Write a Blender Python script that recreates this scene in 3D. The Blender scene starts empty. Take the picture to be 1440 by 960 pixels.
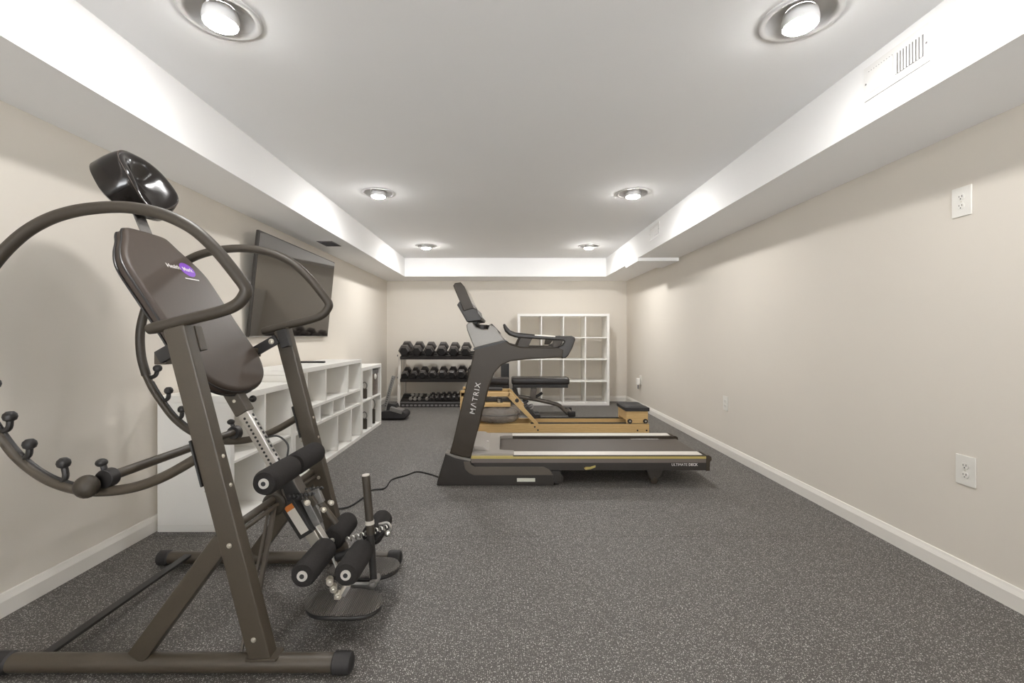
import bpy, bmesh, math, random
from mathutils import Vector, Matrix
random.seed(7)
PI = math.pi
V = Vector
SC = bpy.context.scene
COL = SC.collection

# ------------------------------------------------------------------ camera, world, exposure
BULB_POWER = {'near': 345.0, 'middle': 450.0, 'far': 740.0}   # lamp pairs down the room
BULB_COLOR = (1.0, 0.988, 0.972)
FILL_STRENGTH = 24.0  # strength of the added world fill entering behind the camera
FILL_UPPER = (0.09, 0.092, 0.095)  # dim upper half of the added fill
FILL_LOWER = (0.96, 0.98, 1.0)  # bright lower half, added as uplight for the ceiling
CAM_H = 1.11
F = 640.0                       # focal length for a 1440-wide frame (16 mm on full frame)
cam_d = bpy.data.cameras.new('camera')
cam_d.sensor_width = 36.0
cam_d.lens = 16.0
cam_d.shift_x = 11.0 / 1440.0
cam_d.shift_y = -8.0 / 1440.0
cam_d.clip_start = 0.02
cam = bpy.data.objects.new('camera', cam_d)
COL.objects.link(cam)
cam.location = (0, 0, CAM_H)
cam.rotation_euler = (PI / 2, 0, 0)
SC.camera = cam

world = bpy.data.worlds.new('world')
SC.world = world
world.use_nodes = True
bg = world.node_tree.nodes['Background']
# added fill light through an unseen opening behind the camera, brighter from below
_wn, _wl = world.node_tree.nodes, world.node_tree.links
_tc = _wn.new('ShaderNodeTexCoord')
_sx = _wn.new('ShaderNodeSeparateXYZ')
_cr = _wn.new('ShaderNodeValToRGB')
_ad = _wn.new('ShaderNodeMath')
_ad.operation = 'MULTIPLY_ADD'
_ad.inputs[1].default_value = 0.5
_ad.inputs[2].default_value = 0.5
_cr.color_ramp.elements[0].position = 0.42
_cr.color_ramp.elements[0].color = (*FILL_LOWER, 1)
_cr.color_ramp.elements[1].position = 0.52
_cr.color_ramp.elements[1].color = (*FILL_UPPER, 1)
_wl.new(_tc.outputs['Generated'], _sx.inputs[0])
_wl.new(_sx.outputs['Z'], _ad.inputs[0])
_wl.new(_ad.outputs[0], _cr.inputs['Fac'])
_wl.new(_cr.outputs['Color'], bg.inputs['Color'])
bg.inputs['Strength'].default_value = FILL_STRENGTH

SC.view_settings.view_transform = 'Standard'
SC.view_settings.look = 'None'
SC.view_settings.gamma = 1.0
SC.view_settings.use_curve_mapping = False
SC.view_settings.exposure = 0.0
SC.cycles.max_bounces = 14
SC.cycles.diffuse_bounces = 8
SC.cycles.glossy_bounces = 5
SC.cycles.transmission_bounces = 8
SC.cycles.caustics_reflective = False
SC.cycles.caustics_refractive = False
SC.cycles.sample_clamp_indirect = 6.0


def at(px, py, Y):
    """a photo pixel turned into a point standing at depth Y"""
    return V(((px - 709) * Y / F, Y, CAM_H - (py - 472) * Y / F))


def xz(px, py, Y):
    p = at(px, py, Y)
    return (p.x, p.z)


def on_floor(px, py, z=0.0):
    Y = (CAM_H - z) * F / (py - 472)
    return V(((px - 709) * Y / F, Y, z))


# ------------------------------------------------------------------ materials
def new_mat(name):
    m = bpy.data.materials.new(name)
    m.use_nodes = True
    nt = m.node_tree
    return m, nt, nt.nodes['Principled BSDF']


def mat(name, col, rough=0.5, metal=0.0, var=0.06, scale=30.0, bump=0.0, spec=0.5, bscale=None):
    """principled surface with gentle object-space noise in colour and roughness"""
    m, nt, b = new_mat(name)
    N = nt.nodes
    L = nt.links
    tc = N.new('ShaderNodeTexCoord')
    no = N.new('ShaderNodeTexNoise')
    no.inputs['Scale'].default_value = scale
    no.inputs['Detail'].default_value = 4
    L.new(tc.outputs['Object'], no.inputs['Vector'])
    mx = N.new('ShaderNodeMix')
    mx.data_type = 'RGBA'
    c = V(col)
    mx.inputs['A'].default_value = (*(c * (1 - var)), 1)
    mx.inputs['B'].default_value = (*[min(1, x) for x in c * (1 + var)], 1)
    L.new(no.outputs['Fac'], mx.inputs['Factor'])
    L.new(mx.outputs['Result'], b.inputs['Base Color'])
    b.inputs['Roughness'].default_value = rough
    b.inputs['Metallic'].default_value = metal
    b.inputs['Specular IOR Level'].default_value = spec
    if bump:
        bp = N.new('ShaderNodeBump')
        bp.inputs['Strength'].default_value = bump
        bp.inputs['Distance'].default_value = 0.002
        n2 = N.new('ShaderNodeTexNoise')
        n2.inputs['Scale'].default_value = bscale or scale * 8
        n2.inputs['Detail'].default_value = 3
        L.new(tc.outputs['Object'], n2.inputs['Vector'])
        L.new(n2.outputs['Fac'], bp.inputs['Height'])
        L.new(bp.outputs['Normal'], b.inputs['Normal'])
    return m


def emit_mat(name, col, strength):
    m, nt, b = new_mat(name)
    b.inputs['Base Color'].default_value = (0.9, 0.9, 0.9, 1)
    b.inputs['Emission Color'].default_value = (*col, 1)
    b.inputs['Emission Strength'].default_value = strength
    return m


def floor_mat():
    m, nt, b = new_mat('speckled_rubber')
    N, L = nt.nodes, nt.links
    tc = N.new('ShaderNodeTexCoord')
    out = None
    base = N.new('ShaderNodeTexNoise')
    base.inputs['Scale'].default_value = 2.2
    base.inputs['Detail'].default_value = 5
    L.new(tc.outputs['Object'], base.inputs['Vector'])
    mx = N.new('ShaderNodeMix')
    mx.data_type = 'RGBA'
    mx.inputs['A'].default_value = (0.076, 0.069, 0.062, 1)
    mx.inputs['B'].default_value = (0.094, 0.086, 0.078, 1)
    L.new(base.outputs['Fac'], mx.inputs['Factor'])
    grain = N.new('ShaderNodeTexNoise')
    grain.inputs['Scale'].default_value = 260
    grain.inputs['Detail'].default_value = 2
    L.new(tc.outputs['Object'], grain.inputs['Vector'])
    g2 = N.new('ShaderNodeMix')
    g2.data_type = 'RGBA'
    g2.blend_type = 'MULTIPLY'
    g2.inputs['Factor'].default_value = 0.8
    gr = N.new('ShaderNodeMapRange')
    gr.inputs['From Min'].default_value = 0.3
    gr.inputs['From Max'].default_value = 0.7
    gr.inputs['To Min'].default_value = 0.6
    gr.inputs['To Max'].default_value = 1.35
    L.new(grain.outputs['Fac'], gr.inputs['Value'])
    L.new(mx.outputs['Result'], g2.inputs['A'])
    L.new(gr.outputs['Result'], g2.inputs['B'])
    prev = g2.outputs['Result']
    for sc_, thr, rad, col, seed in ((150, 0.62, 0.24, (0.47, 0.45, 0.425), 0), (260, 0.62, 0.30, (0.24, 0.23, 0.215), 7.3),
                                     (70, 0.76, 0.16, (0.48, 0.465, 0.44), 3.1)):
        mp = N.new('ShaderNodeMapping')
        mp.inputs['Location'].default_value = (seed, seed * 1.7, 0)
        L.new(tc.outputs['Object'], mp.inputs['Vector'])
        vo = N.new('ShaderNodeTexVoronoi')
        vo.voronoi_dimensions = '2D'
        vo.inputs['Scale'].default_value = sc_
        L.new(mp.outputs['Vector'], vo.inputs['Vector'])
        lt = N.new('ShaderNodeMath')
        lt.operation = 'LESS_THAN'
        lt.inputs[1].default_value = rad
        L.new(vo.outputs['Distance'], lt.inputs[0])
        sp = N.new('ShaderNodeSeparateColor')
        L.new(vo.outputs['Color'], sp.inputs['Color'])
        gt = N.new('ShaderNodeMath')
        gt.operation = 'GREATER_THAN'
        gt.inputs[1].default_value = thr
        L.new(sp.outputs['Red'], gt.inputs[0])
        mu = N.new('ShaderNodeMath')
        mu.operation = 'MULTIPLY'
        L.new(lt.outputs[0], mu.inputs[0])
        L.new(gt.outputs[0], mu.inputs[1])
        mm = N.new('ShaderNodeMix')
        mm.data_type = 'RGBA'
        mm.inputs['B'].default_value = (*col, 1)
        L.new(mu.outputs[0], mm.inputs['Factor'])
        L.new(prev, mm.inputs['A'])
        prev = mm.outputs['Result']
    L.new(prev, b.inputs['Base Color'])
    b.inputs['Roughness'].default_value = 0.62
    bp = N.new('ShaderNodeBump')
    bp.inputs['Strength'].default_value = 0.25
    bp.inputs['Distance'].default_value = 0.002
    L.new(grain.outputs['Fac'], bp.inputs['Height'])
    L.new(bp.outputs['Normal'], b.inputs['Normal'])
    return m


def wood_mat(name, c0, c1, axis='X', scale=26.0):
    m, nt, b = new_mat(name)
    N, L = nt.nodes, nt.links
    tc = N.new('ShaderNodeTexCoord')
    mp = N.new('ShaderNodeMapping')
    s = {'X': (0.12, 1, 1), 'Z': (1, 1, 0.12)}[axis]
    mp.inputs['Scale'].default_value = s
    L.new(tc.outputs['Object'], mp.inputs['Vector'])
    w = N.new('ShaderNodeTexWave')
    w.wave_type = 'BANDS'
    w.bands_direction = 'Z' if axis == 'X' else 'X'
    w.inputs['Scale'].default_value = scale
    w.inputs['Distortion'].default_value = 7
    w.inputs['Detail'].default_value = 3
    w.inputs['Detail Scale'].default_value = 1.2
    L.new(mp.outputs['Vector'], w.inputs['Vector'])
    mx = N.new('ShaderNodeMix')
    mx.data_type = 'RGBA'
    mx.inputs['A'].default_value = (*c0, 1)
    mx.inputs['B'].default_value = (*c1, 1)
    L.new(w.outputs['Fac'], mx.inputs['Factor'])
    L.new(mx.outputs['Result'], b.inputs['Base Color'])
    b.inputs['Roughness'].default_value = 0.4
    return m


def ribbed_mat(name, col, axis=0, scale=500.0, strength=0.8):
    m, nt, b = new_mat(name)
    N, L = nt.nodes, nt.links
    tc = N.new('ShaderNodeTexCoord')
    w = N.new('ShaderNodeTexWave')
    w.bands_direction = 'XYZ'[axis]
    w.inputs['Scale'].default_value = scale / 20.0
    L.new(tc.outputs['Object'], w.inputs['Vector'])
    mx = N.new('ShaderNodeMix')
    mx.data_type = 'RGBA'
    mx.inputs['A'].default_value = (*(V(col) * 0.45), 1)
    mx.inputs['B'].default_value = (*(V(col) * 1.35), 1)
    L.new(w.outputs['Fac'], mx.inputs['Factor'])
    L.new(mx.outputs['Result'], b.inputs['Base Color'])
    bp = N.new('ShaderNodeBump')
    bp.inputs['Strength'].default_value = strength
    bp.inputs['Distance'].default_value = 0.003
    L.new(w.outputs['Fac'], bp.inputs['Height'])
    L.new(bp.outputs['Normal'], b.inputs['Normal'])
    b.inputs['Roughness'].default_value = 0.5
    return m


def grid_mat(name, c_line, c_hole, scale):
    m, nt, b = new_mat(name)
    N, L = nt.nodes, nt.links
    tc = N.new('ShaderNodeTexCoord')
    ck = N.new('ShaderNodeTexVoronoi')
    ck.distance = 'CHEBYCHEV'
    ck.inputs['Randomness'].default_value = 0.0
    ck.inputs['Scale'].default_value = scale
    L.new(tc.outputs['Object'], ck.inputs['Vector'])
    lt = N.new('ShaderNodeMath')
    lt.operation = 'LESS_THAN'
    lt.inputs[1].default_value = 0.36
    L.new(ck.outputs['Distance'], lt.inputs[0])
    mx = N.new('ShaderNodeMix')
    mx.data_type = 'RGBA'
    mx.inputs['A'].default_value = (*c_line, 1)
    mx.inputs['B'].default_value = (*c_hole, 1)
    L.new(lt.outputs[0], mx.inputs['Factor'])
    L.new(mx.outputs['Result'], b.inputs['Base Color'])
    b.inputs['Roughness'].default_value = 0.55
    return m


M = {}
M['floor'] = floor_mat()
M['wall'] = mat('beige_wall_paint', (0.715, 0.668, 0.598), 0.85, var=0.015, scale=3, bump=0.05, bscale=220)
M['ceiling'] = mat('white_ceiling_paint', (0.91, 0.905, 0.90), 0.9, var=0.01, scale=3, bump=0.04, bscale=200)
M['trim'] = mat('white_trim_paint', (0.82, 0.79, 0.74), 0.4, var=0.02, scale=8)
M['groove'] = mat('dark_groove', (0.012, 0.012, 0.012), 0.9)
M['lamp_white'] = mat('lamp_white', (0.66, 0.65, 0.64), 0.5, var=0.02)
M['lamp_ring'] = mat('lamp_grey_baffle', (0.62, 0.61, 0.60), 0.45, var=0.02)
for _k, _p in BULB_POWER.items():
    M['bulb_' + _k] = emit_mat('lit_bulb_' + _k, BULB_COLOR, _p)
M['vent'] = mat('vent_white_enamel', (0.80, 0.79, 0.77), 0.45, var=0.02)
M['vent_dark'] = mat('vent_dark_gap', (0.05, 0.05, 0.05), 0.8)
M['vent_grey'] = mat('vent_grey', (0.20, 0.19, 0.19), 0.6)
M['plastic_white'] = mat('white_plastic', (0.80, 0.78, 0.73), 0.35, var=0.02)
M['slot'] = mat('socket_slot', (0.03, 0.03, 0.03), 0.7)
M['laminate'] = mat('white_laminate', (0.84, 0.825, 0.79), 0.45, var=0.02, scale=5)
M['frame'] = mat('dark_powder_coat', (0.062, 0.049, 0.034), 0.42, var=0.12, scale=160, bump=0.12, bscale=900, spec=0.6)
M['frame_black'] = mat('black_powder_coat', (0.022, 0.020, 0.019), 0.45, var=0.15, scale=120)
M['grip_rubber'] = mat('dark_grip_rubber', (0.044, 0.035, 0.025), 0.5, var=0.15, scale=140, bump=0.15, bscale=1000)
M['vinyl'] = mat('dark_brown_vinyl', (0.060, 0.045, 0.036), 0.5, var=0.08, scale=60, bump=0.12, bscale=420, spec=0.4)
M['leather'] = mat('black_glossy_leather', (0.010, 0.008, 0.007), 0.17, var=0.15, scale=30, bump=0.08, bscale=60, spec=0.5)
M['piping'] = mat('black_piping', (0.02, 0.018, 0.017), 0.35)
M['foam'] = mat('charcoal_foam', (0.032, 0.029, 0.028), 0.95, var=0.35, scale=240, bump=0.9, bscale=500, spec=0.2)
M['chrome'] = mat('brushed_steel', (0.62, 0.60, 0.57), 0.28, 1.0, var=0.05, scale=60)
M['zinc'] = mat('pale_zinc_steel', (0.66, 0.62, 0.54), 0.38, 0.7, var=0.06, scale=50)
M['paper'] = mat('label_paper', (0.62, 0.58, 0.52), 0.6, var=0.18, scale=420)
M['orange'] = mat('orange_ink', (0.55, 0.17, 0.03), 0.6, var=0.2, scale=400)
M['tread_plate'] = ribbed_mat('ribbed_foot_rubber', (0.135, 0.122, 0.11), 0, 900, 1.0)
M['purple'] = mat('purple_print', (0.19, 0.055, 0.45), 0.5, var=0.12, scale=40)
M['ink'] = mat('white_print', (0.75, 0.73, 0.71), 0.5, var=0.02)
M['tm_grey'] = mat('dark_grey_moulded_plastic', (0.046, 0.035, 0.024), 0.45, var=0.05, scale=180, bump=0.06, bscale=900, spec=0.35)
M['tm_mid'] = mat('mid_grey_moulded_plastic', (0.105, 0.088, 0.071), 0.45, var=0.05, scale=180, bump=0.06, bscale=900)
M['tm_black'] = mat('charcoal_moulded_plastic', (0.030, 0.025, 0.021), 0.45, var=0.08, scale=150, bump=0.06, bscale=900)
M['tm_silver'] = mat('silver_grey_plastic', (0.24, 0.225, 0.205), 0.38, 0.15, var=0.04, scale=60)
M['tm_hood'] = mat('warm_grey_hood_plastic', (0.30, 0.275, 0.245), 0.42, var=0.05, scale=12)
M['belt'] = mat('treadmill_belt_rubber', (0.068, 0.054, 0.042), 0.5, var=0.12, scale=300, bump=0.2, bscale=900)
M['alu'] = mat('pale_aluminium', (0.80, 0.77, 0.72), 0.35, 0.35, var=0.03, scale=40)
M['yellow'] = mat('muted_yellow_stripe', (0.50, 0.40, 0.13), 0.5, var=0.05)
M['mauve'] = mat('grey_brown_stripe', (0.16, 0.135, 0.12), 0.45, var=0.05)
M['screen'] = mat('black_glass', (0.010, 0.009, 0.009), 0.07, var=0.1, spec=1.0)
M['wood'] = wood_mat('golden_oak', (0.62, 0.40, 0.160), (0.80, 0.56, 0.27), 'X')
M['wood_v'] = wood_mat('golden_oak_upright', (0.62, 0.40, 0.160), (0.80, 0.56, 0.27), 'Z')
M['track'] = mat('black_track', (0.014, 0.013, 0.013), 0.4)
M['rubber'] = mat('black_rubber', (0.022, 0.020, 0.020), 0.6, var=0.2, scale=80)
M['hex'] = mat('black_hex_rubber', (0.046, 0.040, 0.037), 0.38, var=0.2, scale=60, spec=0.6)
M['hex_face'] = mat('black_hex_end', (0.007, 0.006, 0.006), 0.55, var=0.2, scale=60)
M['rack_post'] = mat('pale_grey_steel_post', (0.60, 0.57, 0.53), 0.4, 0.2, var=0.04)
M['rack_tray'] = mat('black_steel_tray', (0.020, 0.018, 0.017), 0.4, var=0.1)
M['pad'] = mat('black_bench_vinyl', (0.020, 0.015, 0.013), 0.33, var=0.1, scale=30, bump=0.1, bscale=300)
M['bench_frame'] = mat('grey_steel_frame', (0.14, 0.122, 0.105), 0.35, 0.4, var=0.06)
M['speaker_grid'] = grid_mat('black_grid_front', (0.05, 0.048, 0.046), (0.008, 0.008, 0.008), 42)
M['cord'] = mat('black_cord_rubber', (0.014, 0.013, 0.012), 0.5)
M['smoke_box'] = mat('smoky_grey_plastic', (0.16, 0.13, 0.11), 0.25, var=0.35, scale=9)
M['grey_metal'] = mat('worn_grey_metal', (0.22, 0.21, 0.20), 0.4, 0.5, var=0.25, scale=60)
M['led_white'] = mat('clear_white_badge', (0.66, 0.66, 0.58), 0.5, var=0.2, scale=200)

# tinted clear tank
_m, _nt, _b = new_mat('clear_tank_plastic')
_b.inputs['Base Color'].default_value = (0.50, 0.45, 0.40, 1)
_b.inputs['Roughness'].default_value = 0.16
_b.inputs['IOR'].default_value = 1.6
_n = _nt.nodes.new('ShaderNodeTexNoise')
_n.inputs['Scale'].default_value = 7
_n.inputs['Detail'].default_value = 5
_n.inputs['Distortion'].default_value = 1.5
_tc = _nt.nodes.new('ShaderNodeTexCoord')
_nt.links.new(_tc.outputs['Object'], _n.inputs['Vector'])
_bp = _nt.nodes.new('ShaderNodeBump')
_bp.inputs['Strength'].default_value = 0.9
_bp.inputs['Distance'].default_value = 0.05
_nt.links.new(_n.outputs['Fac'], _bp.inputs['Height'])
_nt.links.new(_bp.outputs['Normal'], _b.inputs['Normal'])
_tr = _nt.nodes.new('ShaderNodeBsdfTransparent')
_tr.inputs['Color'].default_value = (0.90, 0.88, 0.85, 1)
_ms = _nt.nodes.new('ShaderNodeMixShader')
_ms.inputs['Fac'].default_value = 0.48
_out = _nt.nodes['Material Output']
_nt.links.new(_tr.outputs[0], _ms.inputs[1])
_nt.links.new(_b.outputs[0], _ms.inputs[2])
_nt.links.new(_ms.outputs[0], _out.inputs['Surface'])
M['tank'] = _m
# television glass: dark mirror
_m, _nt, _b = new_mat('television_glass')
_b.inputs['Base Color'].default_value = (0.012, 0.010, 0.009, 1)
_b.inputs['Roughness'].default_value = 0.05
_b.inputs['IOR'].default_value = 2.1
_b.inputs['Specular IOR Level'].default_value = 0.5
_b.inputs['Specular Tint'].default_value = (1.0, 0.94, 0.86, 1)
_n = _nt.nodes.new('ShaderNodeTexNoise')
_n.inputs['Scale'].default_value = 1.5
_mr = _nt.nodes.new('ShaderNodeMapRange')
_mr.inputs['To Min'].default_value = 0.03
_mr.inputs['To Max'].default_value = 0.07
_nt.links.new(_n.outputs['Fac'], _mr.inputs['Value'])
_nt.links.new(_mr.outputs['Result'], _b.inputs['Roughness'])
M['tv_glass'] = _m


# ------------------------------------------------------------------ mesh builder
def spline(pts, n=8, closed=False):
    pts = [V(p) for p in pts]
    out = []
    N_ = len(pts)
    rng = N_ if closed else N_ - 1
    for i in range(rng):
        p1, p2 = pts[i], pts[(i + 1) % N_]
        p0 = pts[i - 1] if (i > 0 or closed) else p1 * 2 - p2
        p3 = pts[(i + 2) % N_] if (i + 2 < N_ or closed) else p2 * 2 - p1
        for k in range(n):
            t = k / n
            out.append(0.5 * ((2 * p1) + (p2 - p0) * t + (2 * p0 - 5 * p1 + 4 * p2 - p3) * t * t
                              + (3 * p1 - p0 - 3 * p2 + p3) * t ** 3))
    if not closed:
        out.append(pts[-1])
    return out


class MB:
    def __init__(self):
        self.bm = bmesh.new()
        self.mi = 0

    def _merge(self, t, mtx=None):
        if mtx is not None:
            bmesh.ops.transform(t, matrix=mtx, verts=t.verts)
        bmesh.ops.recalc_face_normals(t, faces=t.faces)
        for f in t.faces:
            f.material_index = self.mi
        me = bpy.data.meshes.new('tmp')
        t.to_mesh(me)
        t.free()
        self.bm.from_mesh(me)
        bpy.data.meshes.remove(me)
        return self

    def box(self, c, s, rot=None, bev=0.0, seg=2):
        t = bmesh.new()
        bmesh.ops.create_cube(t, size=1.0)
        bmesh.ops.scale(t, vec=V(s), verts=t.verts)
        if bev:
            bmesh.ops.bevel(t, geom=t.edges[:], offset=min(bev, min(s) * 0.45), segments=seg, affect='EDGES', profile=0.5)
        m = Matrix.Translation(V(c))
        if rot is not None:
            m = m @ rot.to_4x4()
        return self._merge(t, m)

    def span(self, lo, hi, bev=0.0):
        lo, hi = V(lo), V(hi)
        return self.box((lo + hi) / 2, [abs(x) for x in (hi - lo)], bev=bev)

    def bar(self, a, b, w, h, up=(0, 1, 0), bev=0.0, seg=2):
        """rectangular bar from a to b; h runs along `up`, w across it"""
        a, b = V(a), V(b)
        d = (b - a)
        L = d.length
        d.normalize()
        u = V(up)
        u = (u - d * u.dot(d)).normalized()
        w_ = d.cross(u)
        R = Matrix((d, w_, u)).transposed()
        return self.box((a + b) / 2, (L, w, h), R, bev, seg)

    def prism(self, pts, ext, bev=0.0, seg=2, caponly=True):
        """polygon (3D points, planar) pushed along ext"""
        t = bmesh.new()
        vs = [t.verts.new(V(p)) for p in pts]
        f = t.faces.new(vs)
        r = bmesh.ops.extrude_face_region(t, geom=[f])
        bmesh.ops.translate(t, vec=V(ext), verts=[g for g in r['geom'] if isinstance(g, bmesh.types.BMVert)])
        bmesh.ops.recalc_face_normals(t, faces=t.faces)
        if bev:
            e = V(ext).normalized()
            ed = [x for x in t.edges if not caponly or abs((x.verts[1].co - x.verts[0].co).normalized().dot(e)) < 0.5]
            bmesh.ops.bevel(t, geom=ed, offset=bev, segments=seg, affect='EDGES', profile=0.5, clamp_overlap=True)
        big = [x for x in t.faces if len(x.verts) > 4]
        if big:
            bmesh.ops.triangulate(t, faces=big)
        return self._merge(t)

    def tube(self, pts, r, n=12, closed=False, flat=1.0, up=None):
        pts = [V(p) for p in pts]
        K = len(pts)
        rs = r if isinstance(r, (list, tuple)) else [r] * K
        t = bmesh.new()
        tang = []
        for i in range(K):
            a = pts[(i - 1) % K] if (closed or i > 0) else pts[i]
            b = pts[(i + 1) % K] if (closed or i < K - 1) else pts[i]
            tang.append((b - a).normalized())
        ref = V(up) if up is not None else V((0, 0, 1))
        if abs(ref.dot(tang[0])) > 0.95:
            ref = V((0, 1, 0)) if abs(tang[0].y) < 0.9 else V((1, 0, 0))
        u = (ref - tang[0] * ref.dot(tang[0])).normalized()
        rings = []
        for i in range(K):
            if up is not None:
                w = V(up)
                w = w - tang[i] * w.dot(tang[i])
                if w.length > 1e-4:
                    u = w.normalized()
            else:
                u = (u - tang[i] * u.dot(tang[i])).normalized()
            v = tang[i].cross(u)
            ring = []
            for k in range(n):
                a = 2 * PI * k / n
                ring.append(t.verts.new(pts[i] + u * math.cos(a) * rs[i] + v * math.sin(a) * rs[i] * flat))
            rings.append(ring)
        for i in range(K if closed else K - 1):
            A, B = rings[i], rings[(i + 1) % K]
            for k in range(n):
                t.faces.new((A[k], A[(k + 1) % n], B[(k + 1) % n], B[k]))
        if not closed:
            t.faces.new(rings[0][::-1])
            t.faces.new(rings[-1])
        return self._merge(t)

    def cyl(self, a, b, r, n=24, bev=0.0):
        a, b = V(a), V(b)
        if not bev:
            return self.tube([a, b], r, n)
        d = (b - a).normalized()
        return self.tube([a, a + d * bev * 0.3, a + d * bev, b - d * bev, b - d * bev * 0.3, b],
                         [r - bev, r - bev * 0.3, r, r, r - bev * 0.3, r - bev], n)

    def lathe(self, prof, c=(0, 0, 0), axis='Z', n=32, mtx=None):
        """profile of (radius, height) turned about an axis through c"""
        t = bmesh.new()
        rings = []
        for (r, h) in prof:
            if r < 1e-6:
                rings.append([t.verts.new((0, 0, h))])
            else:
                rings.append([t.verts.new((r * math.cos(2 * PI * k / n), r * math.sin(2 * PI * k / n), h)) for k in range(n)])
        for A, B in zip(rings, rings[1:]):
            for k in range(n):
                k2 = (k + 1) % n
                if len(A) == 1 and len(B) == 1:
                    continue
                if len(A) == 1:
                    t.faces.new((A[0], B[k], B[k2]))
                elif len(B) == 1:
                    t.faces.new((A[k], B[0], A[k2]))
                else:
                    t.faces.new((A[k], B[k], B[k2], A[k2]))
        R = Matrix.Identity(4)
        if axis == 'Y':
            R = Matrix.Rotation(-PI / 2, 4, 'X')
        elif axis == 'X':
            R = Matrix.Rotation(PI / 2, 4, 'Y')
        return self._merge(t, (mtx if mtx is not None else Matrix.Translation(V(c))) @ R)

    def ball(self, c, r, sc=(1, 1, 1), rot=None, sub=3):
        t = bmesh.new()
        bmesh.ops.create_icosphere(t, subdivisions=sub, radius=r)
        m = Matrix.Translation(V(c))
        if rot is not None:
            m = m @ rot.to_4x4()
        m = m @ Matrix.Diagonal((*sc, 1))
        return self._merge(t, m)

    def bolt(self, c, d, r=0.008, h=0.006):
        c, d = V(c), V(d).normalized()
        self.tube([c, c + d * h * 0.35, c + d * h * 0.36, c + d * h * 0.8, c + d * h], [r * 1.35, r * 1.35, r, r * 0.85, r * 0.4], 14)
        return self

    def obj(self, name, m, parent=None, org=(0, 0, 0), angle=35, smooth=True):
        me = bpy.data.meshes.new(name)
        bmesh.ops.translate(self.bm, vec=-V(org), verts=self.bm.verts)
        self.bm.to_mesh(me)
        self.bm.free()
        for x in (m if isinstance(m, (list, tuple)) else [m]):
            me.materials.append(M[x] if isinstance(x, str) else x)
        if smooth and len(me.polygons):
            me.polygons.foreach_set('use_smooth', [True] * len(me.polygons))
            me.set_sharp_from_angle(angle=math.radians(angle))
        o = bpy.data.objects.new(name, me)
        COL.objects.link(o)
        if smooth:
            wn = o.modifiers.new('weighted_normal', 'WEIGHTED_NORMAL')
            wn.keep_sharp = True
        if parent is not None:
            o.parent = parent
        else:
            o.location = org
        return o


def tag(o, label, cat, group=None, kind=None):
    o['label'] = label
    o['category'] = cat
    if group:
        o['group'] = group
    if kind:
        o['kind'] = kind
    return o


def thing(name, loc, label, cat, group=None):
    o = bpy.data.objects.new(name, None)
    o.empty_display_size = 0.1
    COL.objects.link(o)
    o.location = loc
    return tag(o, label, cat, group)


def struct(o):
    o['kind'] = 'structure'
    return o


def copy_thing(src, loc, label, group=None):
    """copies a thing, its parts and their sub-parts"""
    def cp(o, parent):
        c = o.copy()
        COL.objects.link(c)
        if parent is not None:
            c.parent = parent
        for ch in list(o.children):
            cp(ch, c)
        return c
    r = cp(src, None)
    r.location = loc
    r['label'] = label
    if group:
        r['group'] = group
    return r


def text_obj(name, s, size, mtx, m, parent, org, ext=0.0004, bold=0.0, sx=1.0, space=1.0):
    cu = bpy.data.curves.new('lettering', 'FONT')
    cu.body = s
    cu.size = size
    cu.align_x = 'CENTER'
    cu.align_y = 'CENTER'
    cu.extrude = ext
    cu.offset = bold
    cu.space_character = space
    cu.resolution_u = 4
    to = bpy.data.objects.new('lettering', cu)
    COL.objects.link(to)
    dg = bpy.context.evaluated_depsgraph_get()
    dg.update()
    me = bpy.data.meshes.new_from_object(to.evaluated_get(dg))
    bpy.data.objects.remove(to)
    me.transform(Matrix.Translation(-V(org)) @ mtx @ Matrix.Diagonal((sx, 1, 1, 1)))
    me.name = name
    me.materials.clear()
    me.materials.append(M[m])
    o = bpy.data.objects.new(name, me)
    COL.objects.link(o)
    o.parent = parent
    return o


def frame_mtx(o, x, y):
    """matrix whose local x/y axes follow the given directions"""
    x = V(x).normalized()
    y = V(y)
    y = (y - x * y.dot(x)).normalized()
    z = x.cross(y)
    m = Matrix((x, y, z)).transposed().to_4x4()
    m.translation = V(o)
    return m


# ------------------------------------------------------------------ room
XL, XR, YB, YF = -1.99, 2.08, 7.72, -5.0  # unseen end behind the camera left open to admit the added fill
ZC, ZS = 2.33, 2.04
SL, SR, SB = -1.56, 1.60, 7.135      # inner faces of the soffits
T = 0.12
struct(MB().span((XL - T, YF, 0), (XL, YB + T, ZC + T)).obj('wall_left', 'wall'))
struct(MB().span((XR, YF, 0), (XR + T, YB + T, ZC + T)).obj('wall_right', 'wall'))
struct(MB().span((XL, YB, 0), (XR, YB + T, ZC + T)).obj('wall_back', 'wall'))
fl = MB()
fl.span((XL, 2.5205, -0.02), (XR, YB, 0))
fl.span((XL, YF, -0.02), (XR, 2.5175, 0))
fl.mi = 1
fl.span((XL - T, YF - T, -0.06), (XR + T, YB + T, -0.012))
struct(fl.obj('floor', ['floor', 'groove']))

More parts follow.
